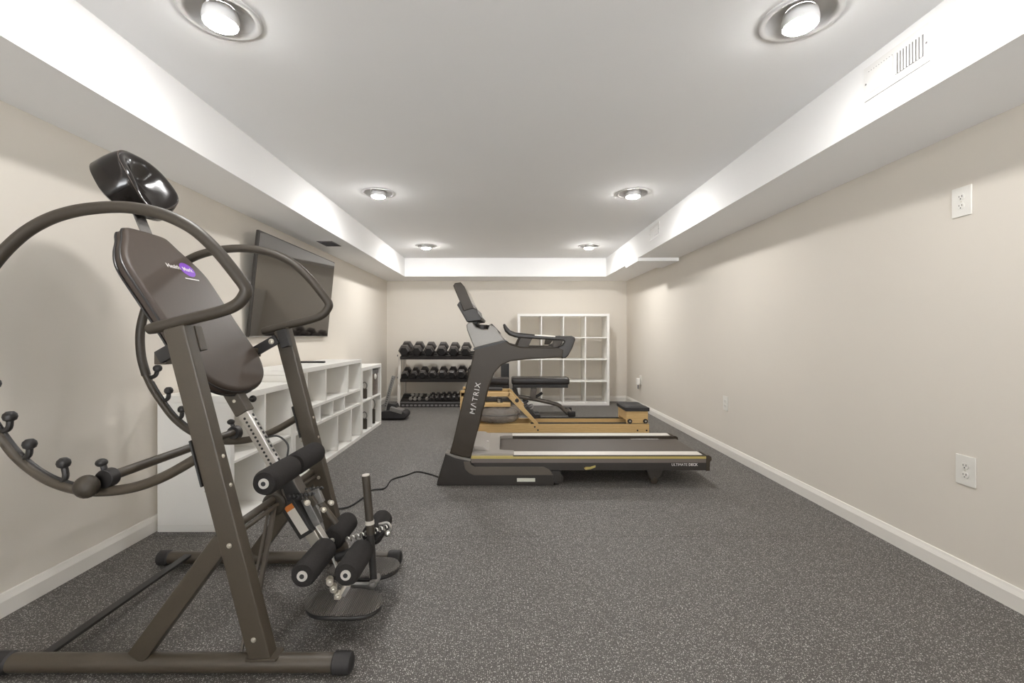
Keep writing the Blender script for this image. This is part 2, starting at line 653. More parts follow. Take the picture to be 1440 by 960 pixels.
LIGHTS = [(-1.080, 1.735), (1.135, 1.745), (-1.074, 3.885), (1.10, 3.885), (-1.06, 6.17), (1.147, 6.17)]
R_HOLE = 0.118
cb = bmesh.new()
rect = [cb.verts.new(p) for p in ((XL, YF, ZC), (XR, YF, ZC), (XR, YB, ZC), (XL, YB, ZC))]
edges = [cb.edges.new((rect[i], rect[(i + 1) % 4])) for i in range(4)]
for (lx, ly) in LIGHTS:
    ring = [cb.verts.new((lx + R_HOLE * math.cos(2 * PI * k / 40), ly + R_HOLE * math.sin(2 * PI * k / 40), ZC)) for k in range(40)]
    edges += [cb.edges.new((ring[i], ring[(i + 1) % 40])) for i in range(40)]
bmesh.ops.triangle_fill(cb, use_beauty=True, use_dissolve=False, edges=edges)
for f in cb.faces:
    if f.normal.z > 0:
        f.normal_flip()
ce = MB()
ce.bm.free()
ce.bm = cb
ce.span((XL - T, YF - T, ZC + 0.14), (XR + T, YB + T, ZC + 0.2))
struct(ce.obj('ceiling', 'ceiling', smooth=False))

struct(MB().span((XL, YF, ZS), (SL, YB, ZC - 0.0005)).obj('trim_1', 'ceiling', smooth=False))
s2 = MB().span((SR, YF, ZS), (XR, YB, ZC - 0.0005))
s2.span((SR - 0.004, 5.42, ZS - 0.038), (XR, 5.98, ZS + 0.01))
struct(s2.obj('trim_2', 'ceiling', smooth=False))
struct(MB().span((SL, SB, ZS), (SR, YB, ZC - 0.0005)).obj('trim_3', 'ceiling', smooth=False))

BB = [(0, 0), (0.016, 0), (0.016, 0.062), (0.013, 0.070), (0.009, 0.080), (0.006, 0.090), (0, 0.092)]
struct(MB().prism([(XL + a, YF, b) for a, b in BB], (0, YB - YF, 0)).obj('baseboard_left', 'trim', smooth=False))
struct(MB().prism([(XR - a, YF, b) for a, b in BB], (0, YB - YF, 0)).obj('baseboard_right', 'trim', smooth=False))
struct(MB().prism([(XL + 0.016, YB - a, b) for a, b in BB], (XR - XL - 0.032, 0, 0)).obj('baseboard_back', 'trim', smooth=False))


# ------------------------------------------------------------------ inversion table
IY0, IY1, IYC = 1.50, 2.21, 1.865
IO = V((-1.08, 1.855, 0))
it = thing('inversion_table', IO, 'dark steel inversion table with a padded brown backrest and round hoop handlebars', 'inversion table')


def ip(mb, name, m, parent=None, **k):
    return mb.obj(name, m, parent or it, IO, **k)


def rectpipe(a, b, w, d, bev=0.006):
    return MB().bar(a, b, w, d, up=(0, 1, 0), bev=bev)


for sgn, Yc in ((-1, IY0), (1, IY1)):
    # floor tube with ribbed end caps
    b = MB()
    b.tube([(-1.62, Yc, 0.034), (-0.55, Yc, 0.034)], 0.029, 20)
    bt = ip(b, 'base_tube', 'frame')
    c = MB()
    c.lathe([(0, 0), (0.030, 0), (0.034, 0.004)] + [(0.0345 - (0.0015 if i % 2 else 0), 0.006 + i * 0.005) for i in range(10)] + [(0.031, 0.058), (0.02, 0.064), (0, 0.065)],
            (-0.562, Yc, 0.034), 'X', 24)
    ip(c, 'end_cap', 'rubber', bt)
    c = MB()
    c.lathe([(0, 0.045), (0.029, 0.045), (0.034, 0.038), (0.034, -0.004), (0.030, -0.008), (0, -0.008)], (-1.665, Yc, 0.034), 'X', 24)
    ip(c, 'end_cap', 'rubber', bt)
    # leaning upright
    top, bot = V((-1.074, Yc, 1.140)), V((-0.793, Yc, 0.052))
    u = rectpipe(bot, top, 0.072, 0.05, 0.007)
    up = ip(u, 'upright', 'frame')
    pl = MB()
    pl.span((bot.x - 0.045, Yc - 0.03, 0.056), (bot.x + 0.055, Yc + 0.03, 0.064), bev=0.002)
    ip(pl, 'foot_flange', 'frame', up)
    d = (top - bot).normalized()
    nrm = V((d.z, 0, -d.x))          # towards +X
    f_y = Yc - 0.0255
    for z in (0.43, 0.125):
        p = bot + d * ((z - bot.z) / d.z)
        ip(MB().bolt((p.x, f_y, p.z), (0, -1, 0), 0.0062, 0.005), 'bolt', 'zinc', up)
    for z in (0.705, 0.61):
        p = bot + d * ((z - bot.z) / d.z) + nrm * 0.036
        ip(MB().bolt(p, nrm, 0.005, 0.005), 'bolt', 'zinc', up)
        q = bot + d * ((z - 0.0 - bot.z) / d.z) - nrm * 0.040
        ip(MB().bolt(q, -nrm, 0.005, 0.012), 'bolt', 'zinc', up)
    # saddle plate where the hoop meets the upright
    p0 = bot + d * ((0.63 - bot.z) / d.z) - nrm * 0.037
    p1 = bot + d * ((0.78 - bot.z) / d.z) - nrm * 0.037
    sp = MB().bar(p0, p1, 0.006, 0.064, up=(0, 1, 0), bev=0.002)
    ip(sp, 'saddle_plate', 'frame_black', up)
    # rear leg of the A-frame
    rl = rectpipe((-1.203, Yc, 0.058), (-0.918, Yc, 0.445), 0.062, 0.044, 0.006)
    ip(rl, 'rear_leg', 'frame')
    # pivot bracket at the top, inner side
    yi = Yc - sgn * 0.042
    br = MB().box((-1.046, yi, 1.098), (0.045, 0.034, 0.085), Matrix.Rotation(-0.255, 3, 'Y'), 0.003)
    bk = ip(br, 'pivot_bracket', 'frame' if sgn < 0 else 'frame_black')
    b2 = MB()
    b2.bolt((-1.098, Yc - sgn * 0.062, 1.083), (0, -sgn, 0), 0.010, 0.010)
    b2.cyl((-1.098, Yc - sgn * 0.02, 1.083), (-1.098, Yc - sgn * 0.062, 1.083), 0.02, 20)
    ip(b2, 'pivot_bolt', 'zinc', bk)
    pa = MB().bar((-1.18, Yc - sgn * 0.055, 1.035), (-1.075, Yc - sgn * 0.055, 1.095), 0.045, 0.02, up=(0, 1, 0), bev=0.003)
    ip(pa, 'pivot_arm', 'frame_black')
    # hoop handlebar
    loop = [(-1.172, 1.131), (-1.036, 1.165), (-0.930, 1.192), (-0.882, 1.213), (-0.858, 1.240), (-0.852, 1.266), (-0.878, 1.305), (-0.947, 1.390),
            (-1.022, 1.459), (-1.105, 1.503), (-1.186, 1.525), (-1.262, 1.534), (-1.345, 1.531), (-1.427, 1.518), (-1.506, 1.492), (-1.584, 1.446),
            (-1.662, 1.372), (-1.720, 1.290), (-1.752, 1.205), (-1.768, 1.115), (-1.762, 1.010), (-1.738, 0.918)]
    low = [(-1.738, 0.918), (-1.705, 0.852), (-1.655, 0.776), (-1.595, 0.703), (-1.510, 0.640), (-1.412, 0.605), (-1.315, 0.598), (-1.215, 0.612), (-1.118, 0.648),
           (-1.025, 0.700), (-0.985, 0.727)]
    h = MB()
    P = spline([(x, Yc, z) for x, z in loop], 7)
    h.tube(P, [0.0165] + [0.0195] * (len(P) - 2) + [0.0195], 14)
    hb = ip(h, 'hoop_handlebar', 'grip_rubber')
    l = MB()
    P = spline([(x, Yc, z) for x, z in low], 7)
    l.tube(P, 0.0165, 14)
    ip(l, 'hoop_rail', 'frame', hb)
    # inner rib along the rail
    l = MB()
    cx, cz = -1.30, 1.06
    Q = []
    for p in P[4:40]:
        v = V((cx - p.x, 0, cz - p.z)).normalized() * 0.016
        Q.append(p + v)
    l.tube(Q, 0.006, 8)
    ip(l, 'rail_rib', 'frame_black', hb)
    for (bx, bz, kx, kz) in ((-1.722, 0.905, -1.683, 0.951), (-1.655, 0.792, -1.629, 0.843), (-1.590, 0.703, -1.564, 0.752), (-1.458, 0.626, -1.452, 0.690)):
        k = MB()
        mid = V(((bx + kx) / 2 + 0.010, Yc, (bz + kz) / 2 - 0.010))
        k.tube(spline([(bx, Yc, bz), mid, (kx, Yc, kz)], 5), 0.0095, 10)
        k.lathe([(0, 0.019), (0.010, 0.0175), (0.0175, 0.010), (0.0195, 0.0), (0.0165, -0.010), (0.009, -0.015)], (kx, Yc, kz), 'Z', 16)
        ip(k, 'grip_knob', 'frame_black', hb)

# tie bar between the hoops, with ball ends
tb = MB()
tb.cyl((-1.312, IY0 - 0.01, 0.642), (-1.312, IY1 + 0.01, 0.642), 0.0165, 16)
tie = ip(tb, 'tie_bar', 'frame')
for Yc, s in ((IY0, -1), (IY1, 1)):
    c = MB()
    c.ball((-1.335, Yc + s * 0.045, 0.628), 0.037, (1, 0.85, 1))
    ip(c, 'ball_cap', 'grip_rubber', tie)
    c = MB()
    c.cyl((-1.312, Yc - 0.012, 0.640), (-1.312, Yc + 0.025, 0.640), 0.031, 20, 0.004)
    c.tube(spline([(-1.312, Yc, 0.655), (-1.322, Yc, 0.685), (-1.326, Yc, 0.69)], 4), 0.009, 10)
    c.ball((-1.327, Yc, 0.692), 0.017, (1, 1, 0.8))
    ip(c, 'clamp', 'frame_black', tie)

# rear floor bar and middle cross bar
rb = MB().bar((-1.523, IY0, 0.052), (-1.523, IY1, 0.052), 0.036, 0.012, up=(0, 0, 1), bev=0.003)
ip(rb, 'floor_brace', 'frame_black')
cbm = MB()
cbm.cyl((-0.925, IY0, 0.455), (-0.925, IY1, 0.455), 0.014, 16)
cbm.cyl((-0.905, IY0, 0.438), (-0.905, IY1, 0.438), 0.008, 12)
xb = ip(cbm, 'cross_bar', 'frame')
c = MB()
c.lathe([(0, -0.03), (0.040, -0.03), (0.047, -0.024), (0.049, 0.02), (0.045, 0.024), (0.045, 0.028), (0.050, 0.032), (0.050, 0.05), (0.044, 0.056), (0, 0.056)], (-0.922, 1.845, 0.436), 'Y', 28)
ip(c, 'rubber_stop', 'grip_rubber', xb)
st = MB()
st.bar((-0.915, 1.815, 0.44), (-0.848, IY0 + 0.01, 0.062), 0.018, 0.012, up=(0, 1, 0.3), bev=0.003)
st.bar((-0.928, 1.80, 0.44), (-0.872, IY0 + 0.01, 0.062), 0.010, 0.008, up=(0, 1, 0.3), bev=0.002)
ip(st, 'brace_strut', 'bench_frame')

# the tilting bed
uS = V((-0.550, 0, 0.835)).normalized()      # up along the backrest
nS = V((0.835, 0, 0.550)).normalized()       # out of its front
BO = V((-1.197, 1.880, 1.117))


def bd(v, s, t=0.0):
    return BO + V((0, v, 0)) + uS * s + nS * t


cr = MB().bar((-1.18, IY0 + 0.06, 1.032), (-1.18, IY1 - 0.04, 1.032), 0.042, 0.042, up=(0, 0, 1), bev=0.003)
ip(cr, 'bed_cross_tube', 'frame')
right = [(0.0, 0.512), (0.095, 0.508), (0.125, 0.488), (0.150, 0.450), (0.195, 0.395), (0.228, 0.340), (0.240, 0.290), (0.240, 0.20), (0.238, 0.10), (0.240, 0.0), (0.245, -0.06),
         (0.243, -0.11), (0.228, -0.16), (0.195, -0.205), (0.145, -0.240), (0.075, -0.262), (0.0, -0.268)]
rs = spline([(a * 0.95, b, 0) for a, b in right], 3)
outline = [(p.x, p.y) for p in rs] + [(-p.x, p.y) for p in rs[::-1][1:-1]]
pd = MB().prism([bd(v, s, -0.052) for v, s in outline], nS * 0.052, bev=0.016, seg=4)
bo_ = ip(pd, 'backrest', 'vinyl', angle=50)
pp = MB()
pp.tube([bd(v * 1.004, s, -0.020) for v, s in outline], 0.0042, 8, closed=True)
pp.tube([bd(v * 1.004, s, -0.046) for v, s in outline], 0.0042, 8, closed=True)
ip(pp, 'piping', 'piping', bo_)
dk = MB().prism([bd(v * 0.9, (s - 0.1) * 0.9 + 0.1, -0.056) for v, s in outline], -nS * 0.008)
ip(dk, 'backing_board', 'frame_black', bo_)
# print on the backrest
text_obj('lettering', 'Health', 0.029, frame_mtx(bd(0.022, 0.338, 0.0008), (0, 1, 0), uS), 'ink', bo_, IO, bold=0.0002)
pe = MB()
pe.prism([bd(0.104 + 0.043 * math.cos(2 * PI * k / 40), 0.335 + 0.036 * math.sin(2 * PI * k / 40), 0.0002) for k in range(40)], nS * 0.0006)
ip(pe, 'purple_badge', 'purple', bo_)
text_obj('lettering', 'Mark', 0.029, frame_mtx(bd(0.104, 0.335, 0.0014), (0, 1, 0), uS), 'ink', bo_, IO, bold=0.0002)
un = MB().prism([bd(v, s, 0.0003) for v, s in ((0.052, 0.282), (0.138, 0.282), (0.138, 0.287), (0.052, 0.287))], nS * 0.0006)
ip(un, 'underline', 'ink', bo_)
# headrest: thick pillow with a raised horseshoe rim around a scooped middle
HC = 0.698


def hd(v, s, t):
    return bd(v + 0.016, HC + s, t + 0.068)


def pillow_front(r, a):
    open_ = max(0.0, -math.sin(a)) ** 3            # the rim fades out at the bottom
    ridge = 0.062 - 0.060 * open_
    floor_ = -0.004
    if r < 0.80:
        q = min(1.0, max(0.0, (r - 0.12) / 0.66))
        q = q * q * (3 - 2 * q)
        return floor_ + (ridge - floor_) * q
    q = (r - 0.80) / 0.20
    return -0.055 + (ridge + 0.055) * math.sqrt(max(0.0, 1 - q ** 2.6))


hb_ = bmesh.new()
NA, NR = 56, 26
rings = []
for i in range(1, NR + 1):
    r = i / NR
    r = 1 - (1 - r) ** 1.25
    ring = []
    for k in range(NA):
        a = 2 * PI * k / NA
        ca, sa = math.cos(a), math.sin(a)
        rad = (abs(ca) ** 2.6 + abs(sa) ** 2.6) ** (-1 / 2.6)
        v_, s_ = 0.152 * rad * ca * r * (1.0 - 0.10 * sa), 0.128 * rad * sa * r
        ring.append(hb_.verts.new(hd(v_, s_, pillow_front(r, a))))
    rings.append(ring)
cf = hb_.verts.new(hd(0, 0, pillow_front(0, 0)))
for k in range(NA):
    hb_.faces.new((cf, rings[0][k], rings[0][(k + 1) % NA]))
for A_, B_ in zip(rings, rings[1:]):
    for k in range(NA):
        hb_.faces.new((A_[k], B_[k], B_[(k + 1) % NA], A_[(k + 1) % NA]))
back = [hb_.verts.new(V(v.co) * 1.0 - nS * 0.012 + (hd(0, 0, -0.055) - V(v.co)) * 0.12) for v in rings[-1]]
for k in range(NA):
    hb_.faces.new((rings[-1][k], back[k], back[(k + 1) % NA], rings[-1][(k + 1) % NA]))
hb_.faces.new(back[::-1])
hp = MB()
hp._merge(hb_)
hr = ip(hp, 'headrest', 'leather', angle=60)
for rr in (0.885,):
    hs = MB()
    pts = []
    for k in range(NA):
        a = 2 * PI * k / NA
        ca, sa = math.cos(a), math.sin(a)
        rad = (abs(ca) ** 2.6 + abs(sa) ** 2.6) ** (-1 / 2.6)
        pts.append(hd(0.152 * rad * ca * rr * (1.0 - 0.10 * sa), 0.128 * rad * sa * rr, pillow_front(rr, a) + 0.0005))
    hs.tube(pts, 0.0016, 6, closed=True)
    ip(hs, 'seam', 'vinyl', hr)
hb2 = MB().bar(bd(0.02, 0.44, -0.03), bd(0.02, 0.62, 0.004), 0.006, 0.062, up=(0, 1, 0), bev=0.002)
ip(hb2, 'headrest_bracket', 'grey_metal')

# height-adjuster spine
dS = V((0.5, 0, -0.866))
nP = V((0.866, 0, 0.5))
S0 = V((-1.061, IYC, 0.794))


def sd(k, t=0.0, y=0.0):
    return S0 + dS * k + nP * t + V((0, y, 0))


sl = MB().bar(sd(-0.42, -0.002), sd(0, 0), 0.058, 0.052, up=(0, 1, 0), bev=0.005)
sv = ip(sl, 'spine_sleeve', 'frame')
k_ = MB()
k_.cyl(sd(-0.045, 0.02, 0.03), sd(-0.045, 0.02, 0.055), 0.007, 12)
k_.ball(sd(-0.045, 0.02, 0.066), 0.015, (1, 0.7, 1))
ip(MB().bolt(sd(-0.06, 0.0, -0.0265), (0, -1, 0), 0.005, 0.004), 'bolt', 'zinc', sv)
ip(k_, 'locking_pin', 'frame_black', sv)
ab = MB()
ab.bar(sd(-0.01), sd(0.30), 0.044, 0.040, up=(0, 1, 0), bev=0.003)
ab.mi = 1
for i in range(15):
    q = sd(0.022 + 0.0175 * i, -0.002, -0.0203)
    ab.cyl(q, q + V((0, 0.0008, 0)) + V((0, -0.0012, 0)), 0.0052, 12)
for i in range(12):
    q = sd(0.022 + 0.021 * i, 0.0225, 0.004)
    ab.bar(q - dS * 0.006, q + dS * 0.006, 0.0016, 0.012, up=(0, 1, 0))
adj = ip(ab, 'height_bar', ['chrome', 'slot'])
w = MB()
w.tube(spline([sd(0.13, 0.024, 0.012), sd(0.15, 0.06, 0.02), sd(0.20, 0.075, 0.02), sd(0.245, 0.05, 0.012)], 6), 0.004, 8)
ip(w, 'tether_strap', 'frame_black', adj)
# lower carriage
ca = MB()
ca.bar(sd(0.285, 0.012), sd(0.415, 0.012), 0.062, 0.056, up=(0, 1, 0), bev=0.004)
cg = ip(ca, 'carriage', 'frame_black')
c2 = MB()
c2.bar(sd(0.30, 0.047), sd(0.42, 0.047), 0.006, 0.058, up=(0, 1, 0), bev=0.002)
c2.bar(sd(0.345, -0.006, -0.033), sd(0.415, -0.020, -0.033), 0.006, 0.004, up=(0, 1, 0))
ip(c2, 'carriage_plate', 'bench_frame', cg)
lb = MB()
lb.bar(sd(0.40, -0.015, -0.012), sd(0.555, -0.010, -0.012), 0.064, 0.060, up=(0, 1, 0), bev=0.003)
lbx = ip(lb, 'label_box', 'frame_black', cg)
lp = MB()
lp.bar(sd(0.432, -0.012, -0.0424), sd(0.540, -0.008, -0.0424), 0.036, 0.001, up=(0, 1, 0))
lp.mi = 1
lp.bar(sd(0.412, -0.013, -0.0425), sd(0.434, -0.012, -0.0425), 0.036, 0.0012, up=(0, 1, 0))
ip(lp, 'warning_label', ['paper', 'orange'], lbx)
lc = MB()
lc.bar(sd(0.55, -0.006), sd(0.66, -0.004), 0.046, 0.044, up=(0, 1, 0), bev=0.003)
ip(lc, 'lower_tube', 'zinc', cg)
fs = MB()
fs.bar(sd(0.545, 0.026, 0.0), sd(0.645, 0.030, 0.0), 0.006, 0.034, up=(0, 1, 0), bev=0.002)
fs.bar(sd(0.63, 0.030, -0.012), sd(0.80, 0.004, -0.012), 0.006, 0.014, up=(0, 1, 0), bev=0.002)
fs.bar(sd(0.63, 0.020, 0.012), sd(0.80, -0.006, 0.012), 0.006, 0.014, up=(0, 1, 0), bev=0.002)
ip(fs, 'steel_strap', 'alu', cg)
# ratchet teeth and knobs
gb = MB()
gb.bar(sd(0.425, 0.040, 0.0), sd(0.545, 0.034, 0.0), 0.030, 0.034, up=(0, 1, 0), bev=0.003)
gb.bar(sd(0.415, 0.085, 0.012), sd(0.475, 0.078, 0.012), 0.034, 0.02, up=(0, 1, 0), bev=0.003)
ip(gb, 'adjuster_block', 'grey_metal', cg)
lb2 = MB()
lb2.bar(sd(0.345, -0.040, -0.030), sd(0.425, -0.020, -0.030), 0.010, 0.004, up=(0, 1, 0), bev=0.001)
lb2.bar(sd(0.345, -0.040, -0.030), sd(0.365, -0.095, -0.030), 0.010, 0.004, up=(0, 1, 0), bev=0.001)
ip(lb2, 'pale_bracket', 'paper', cg)
rt = MB()
teeth = []
c0 = sd(0.365, 0.015)
for i in range(34):
    a = i / 33
    wv = 0.008 * math.sin(i * 1.25)
    teeth.append(V((c0.x + 0.0 + 0.105 * a, 1.825, c0.z + 0.012 * a - 0.02 + 0.7 * wv)))
rt.tube(teeth, 0.0045, 8)
rt.tube([p + V((0.012, 0.055, 0.004)) for p in teeth[8:]], 0.0045, 8)
ip(rt, 'ratchet_rack', 'frame_black', cg)
for q, r in ((sd(0.435, 0.048, -0.03), 0.012), (sd(0.495, 0.080, -0.01), 0.011), (sd(0.490, 0.106, 0.02), 0.011)):
    kb = MB()
    kb.cyl(q, q + V((0.018, -0.022, 0.004)), r * 0.75, 14, 0.003)
    kb.bolt(q + V((0.018, -0.022, 0.004)), (0.5, -0.8, 0.1), r * 0.7, 0.01)
    ip(kb, 'clamp_bolt', 'zinc', cg)
pl = MB()
pl.bar(sd(0.40, 0.055), sd(0.47, 0.065), 0.024, 0.028, up=(0, 1, 0), bev=0.003)
pl.cyl(sd(0.46, 0.07, 0.02), (-0.700, IYC + 0.03, 0.33), 0.013, 14)
ip(pl, 'release_arm', 'frame', cg)


def roller_pair(cx, cz, y0, ym0, ym1, y1, r):
    for (a, b) in ((y0, ym0), (ym1, y1)):
        q = MB()
        q.lathe([(0.0, 0), (r * 0.5, 0), (r * 0.86, 0.001), (r, 0.014), (r * 1.01, (b - a) / 2), (r, b - a - 0.014), (r * 0.86, b - a - 0.001), (r * 0.5, b - a), (0.0, b - a)], (cx, a, cz), 'Y', 36)
        ro = ip(q, 'ankle_roller', 'foam', cg, angle=50)
    # (washers sit on the outer ends, the axle runs through both sleeves)
    ax = MB()
    ax.cyl((cx, y0 - 0.004, cz), (cx, y1 + 0.004, cz), 0.0115, 14)
    for yy, s in ((y0, -1), (y1, 1)):
        ax.cyl((cx, yy, cz), (cx, yy + s * 0.003, cz), 0.0185, 22)
    ax.mi = 1
    for yy, s in ((y0, -1), (y1, 1)):
        ax.cyl((cx, yy + s * 0.0035, cz), (cx, yy + s * 0.0050, cz), 0.0085, 16)
    ip(ax, 'roller_axle', ['alu', 'slot'], cg)


roller_pair(-0.862, 0.580, 1.632, 1.845, 1.868, 2.087, 0.0465)
roller_pair(-0.713, 0.262, 1.607, 1.822, 1.885, 2.085, 0.0455)
roller_pair(-0.571, 0.248, 1.640, 1.840, 1.960, 2.150, 0.0455)
# roller holders
rh = MB()
rh.bar((-0.862, IYC - 0.006, 0.58), sd(0.32, 0.02), 0.03, 0.02, up=(0, 1, 0), bev=0.003)
ip(rh, 'roller_holder', 'frame_black', cg)
rh = MB()
rh.bar((-0.713, IYC - 0.008, 0.262), sd(0.655, 0.02), 0.028, 0.02, up=(0, 1, 0), bev=0.003)
ip(rh, 'roller_holder', 'frame_black', cg)
rh = MB()
P = spline([sd(0.70, 0.02, 0.01), (-0.640, 1.885, 0.215), (-0.571, 1.895, 0.248), (-0.520, 1.900, 0.285), (-0.497, 1.900, 0.30)], 6)
rh.tube(P, 0.016, 10, flat=1.3)
ip(rh, 'front_holder', 'frame_black', cg)
# coil of notches over the front holder
co = MB()
for i in range(9):
    a = i / 8
    q = V((-0.645 + 0.155 * a, 1.875, 0.268 + 0.05 * a))
    co.tube([q + V((0.008 * math.cos(t), 0.004 * t / 3, 0.012 * math.sin(t))) for t in [x * 0.5 for x in range(0, 10)]], 0.0032, 8)
ip(co, 'notched_spring', 'chrome', cg)
kc = MB()
kc.tube(spline([(-0.515, 1.872, 0.335), (-0.480, 1.872, 0.340), (-0.466, 1.872, 0.318), (-0.474, 1.872, 0.302)], 6), 0.006, 10)
kc.ball((-0.478, 1.868, 0.298), 0.013)
ip(kc, 'spring_hook', 'chrome', cg)
# bolts above the footplate
fb = MB()
for q in ((-0.690, 1.80, 0.150), (-0.672, 1.79, 0.128), (-0.652, 1.78, 0.105)):
    fb.cyl(q, V(q) + V((0.012, -0.03, 0)), 0.014, 14, 0.003)
    fb.bolt(V(q) + V((0.012, -0.03, 0)), (0.3, -1, 0), 0.009, 0.008)
fb.cyl((-0.64, 1.74, 0.092), (-0.64, 2.0, 0.092), 0.015, 14)
fb.bar(sd(0.78, 0, 0), (-0.64, IYC, 0.09), 0.03, 0.03, up=(0, 1, 0), bev=0.003)
ip(fb, 'foot_axle', 'zinc', cg)
# footplates
for s in (-1, 1):
    yc = IYC + s * 0.135
    pts = []
    shape = [(-0.148, -0.02), (-0.125, -0.065), (-0.06, -0.088), (0.05, -0.088), (0.115, -0.062), (0.148, -0.01), (0.140, 0.04), (0.09, 0.078), (-0.06, 0.078), (-0.125, 0.04)]
    P = spline([(a, b, 0) for a, b in shape], 5, closed=True)
    f_ = MB()
    f_.prism([(-0.612 + p.x, yc - s * 0.0 + (-s) * -p.y, 0.093) for p in P], (0, 0, 0.008), bev=0.003)
    fp = ip(f_, 'footplate', 'tread_plate', cg)
    f_ = MB()
    f_.prism([(-0.612 + p.x * 0.99, yc + s * p.y * 0.98, 0.074) for p in P], (0, 0, 0.018), bev=0.007, seg=3)
    ip(f_, 'footplate_rim', 'frame_black', fp)
    f_ = MB()
    f_.bar((-0.64, yc - s * 0.03, 0.098), (-0.64, yc - s * 0.1, 0.098), 0.05, 0.012, up=(0, 0, 1), bev=0.004)
    ip(f_, 'plate_clip', 'grey_metal', fp)
# release pole
po = MB()
po.cyl((-0.531, IYC - 0.01, 0.10), (-0.546, IYC - 0.005, 0.30), 0.0145, 16)
pol = ip(po, 'release_pole', 'frame_black', cg)
po = MB()
po.cyl((-0.5455, IYC - 0.005, 0.30), (-0.567, IYC, 0.538), 0.0165, 18, 0.003)
po.mi = 1
po.cyl((-0.5490, IYC - 0.004, 0.340), (-0.5502, IYC - 0.0035, 0.356), 0.0180, 18)
po.cyl((-0.567, IYC, 0.5375), (-0.5674, IYC, 0.5425), 0.0150, 18)
ip(po, 'pole_grip', ['grip_rubber', 'paper'], pol)
pj = MB()
pj.cyl((-0.530, IYC - 0.03, 0.108), (-0.530, IYC + 0.03, 0.108), 0.017, 18)
pj.bolt((-0.530, IYC - 0.03, 0.108), (0, -1, 0), 0.013, 0.012)
pj.bar((-0.531, IYC, 0.085), (-0.64, IYC, 0.085), 0.02, 0.024, up=(0, 0, 1), bev=0.003)
ip(pj, 'pole_joint', 'grey_metal', pol)

# ------------------------------------------------------------------ treadmill
TY0, TY1 = 3.375, 4.15
TO = V((0.5, 3.75, 0))
tm = thing('treadmill', TO, 'dark grey folding treadmill with tilted console and flat black running deck', 'treadmill')


def tp(mb, name, m, parent=None, **k):
    return mb.obj(name, m, parent or tm, TO, **k)


def tpoly(pts, y, Yr=3.38):
    return [V((xz(a, b, Yr)[0], y, xz(a, b, Yr)[1])) for a, b in pts]


base_pts = [(614, 682.5), (615, 676), (626, 638), (631, 637.5), (645, 643), (661.5, 647.5), (662.8, 652), (668, 655), (764, 655), (773, 659), (778.5, 668), (779.5, 682.5)]
inlay = [(652, 648), (661.3, 648.2), (662.3, 652.2), (667.5, 655.6), (764, 655.6), (772, 659.4), (778, 667.5), (667, 667.8), (660, 665), (654, 659)]
up_pts = [(632, 638), (636, 624), (667.5, 490), (712, 479), (718, 484), (733, 488), (785, 488.5), (793, 492), (791, 503), (783, 503), (741, 505.3), (718, 507.8), (705, 513.5), (695.5, 524),
          (687.5, 543), (662, 643.5), (650, 643)]
neck_pts = [(667, 489.5), (662, 478), (656.5, 464), (655.5, 457), (658, 453.3), (664, 452.5), (668, 459), (678, 463), (686, 462.5), (688.5, 455.5), (693, 458), (700.5, 465.5), (708, 475), (712, 479)]
rail_pts = [(707.3, 457), (708.3, 455.2), (710.5, 455.2), (713, 459), (717.5, 464), (725, 467.2), (752, 470), (781, 472.3), (804.5, 472), (808.5, 474), (809.6, 477.5), (805, 490), (799.5, 500), (796, 503.5), (791, 504),
            (786.5, 500), (783.8, 488.5), (791, 484.8), (794.3, 480.2), (792, 478.6), (779, 478.2), (727.5, 474.8), (717, 471), (710.5, 465)]
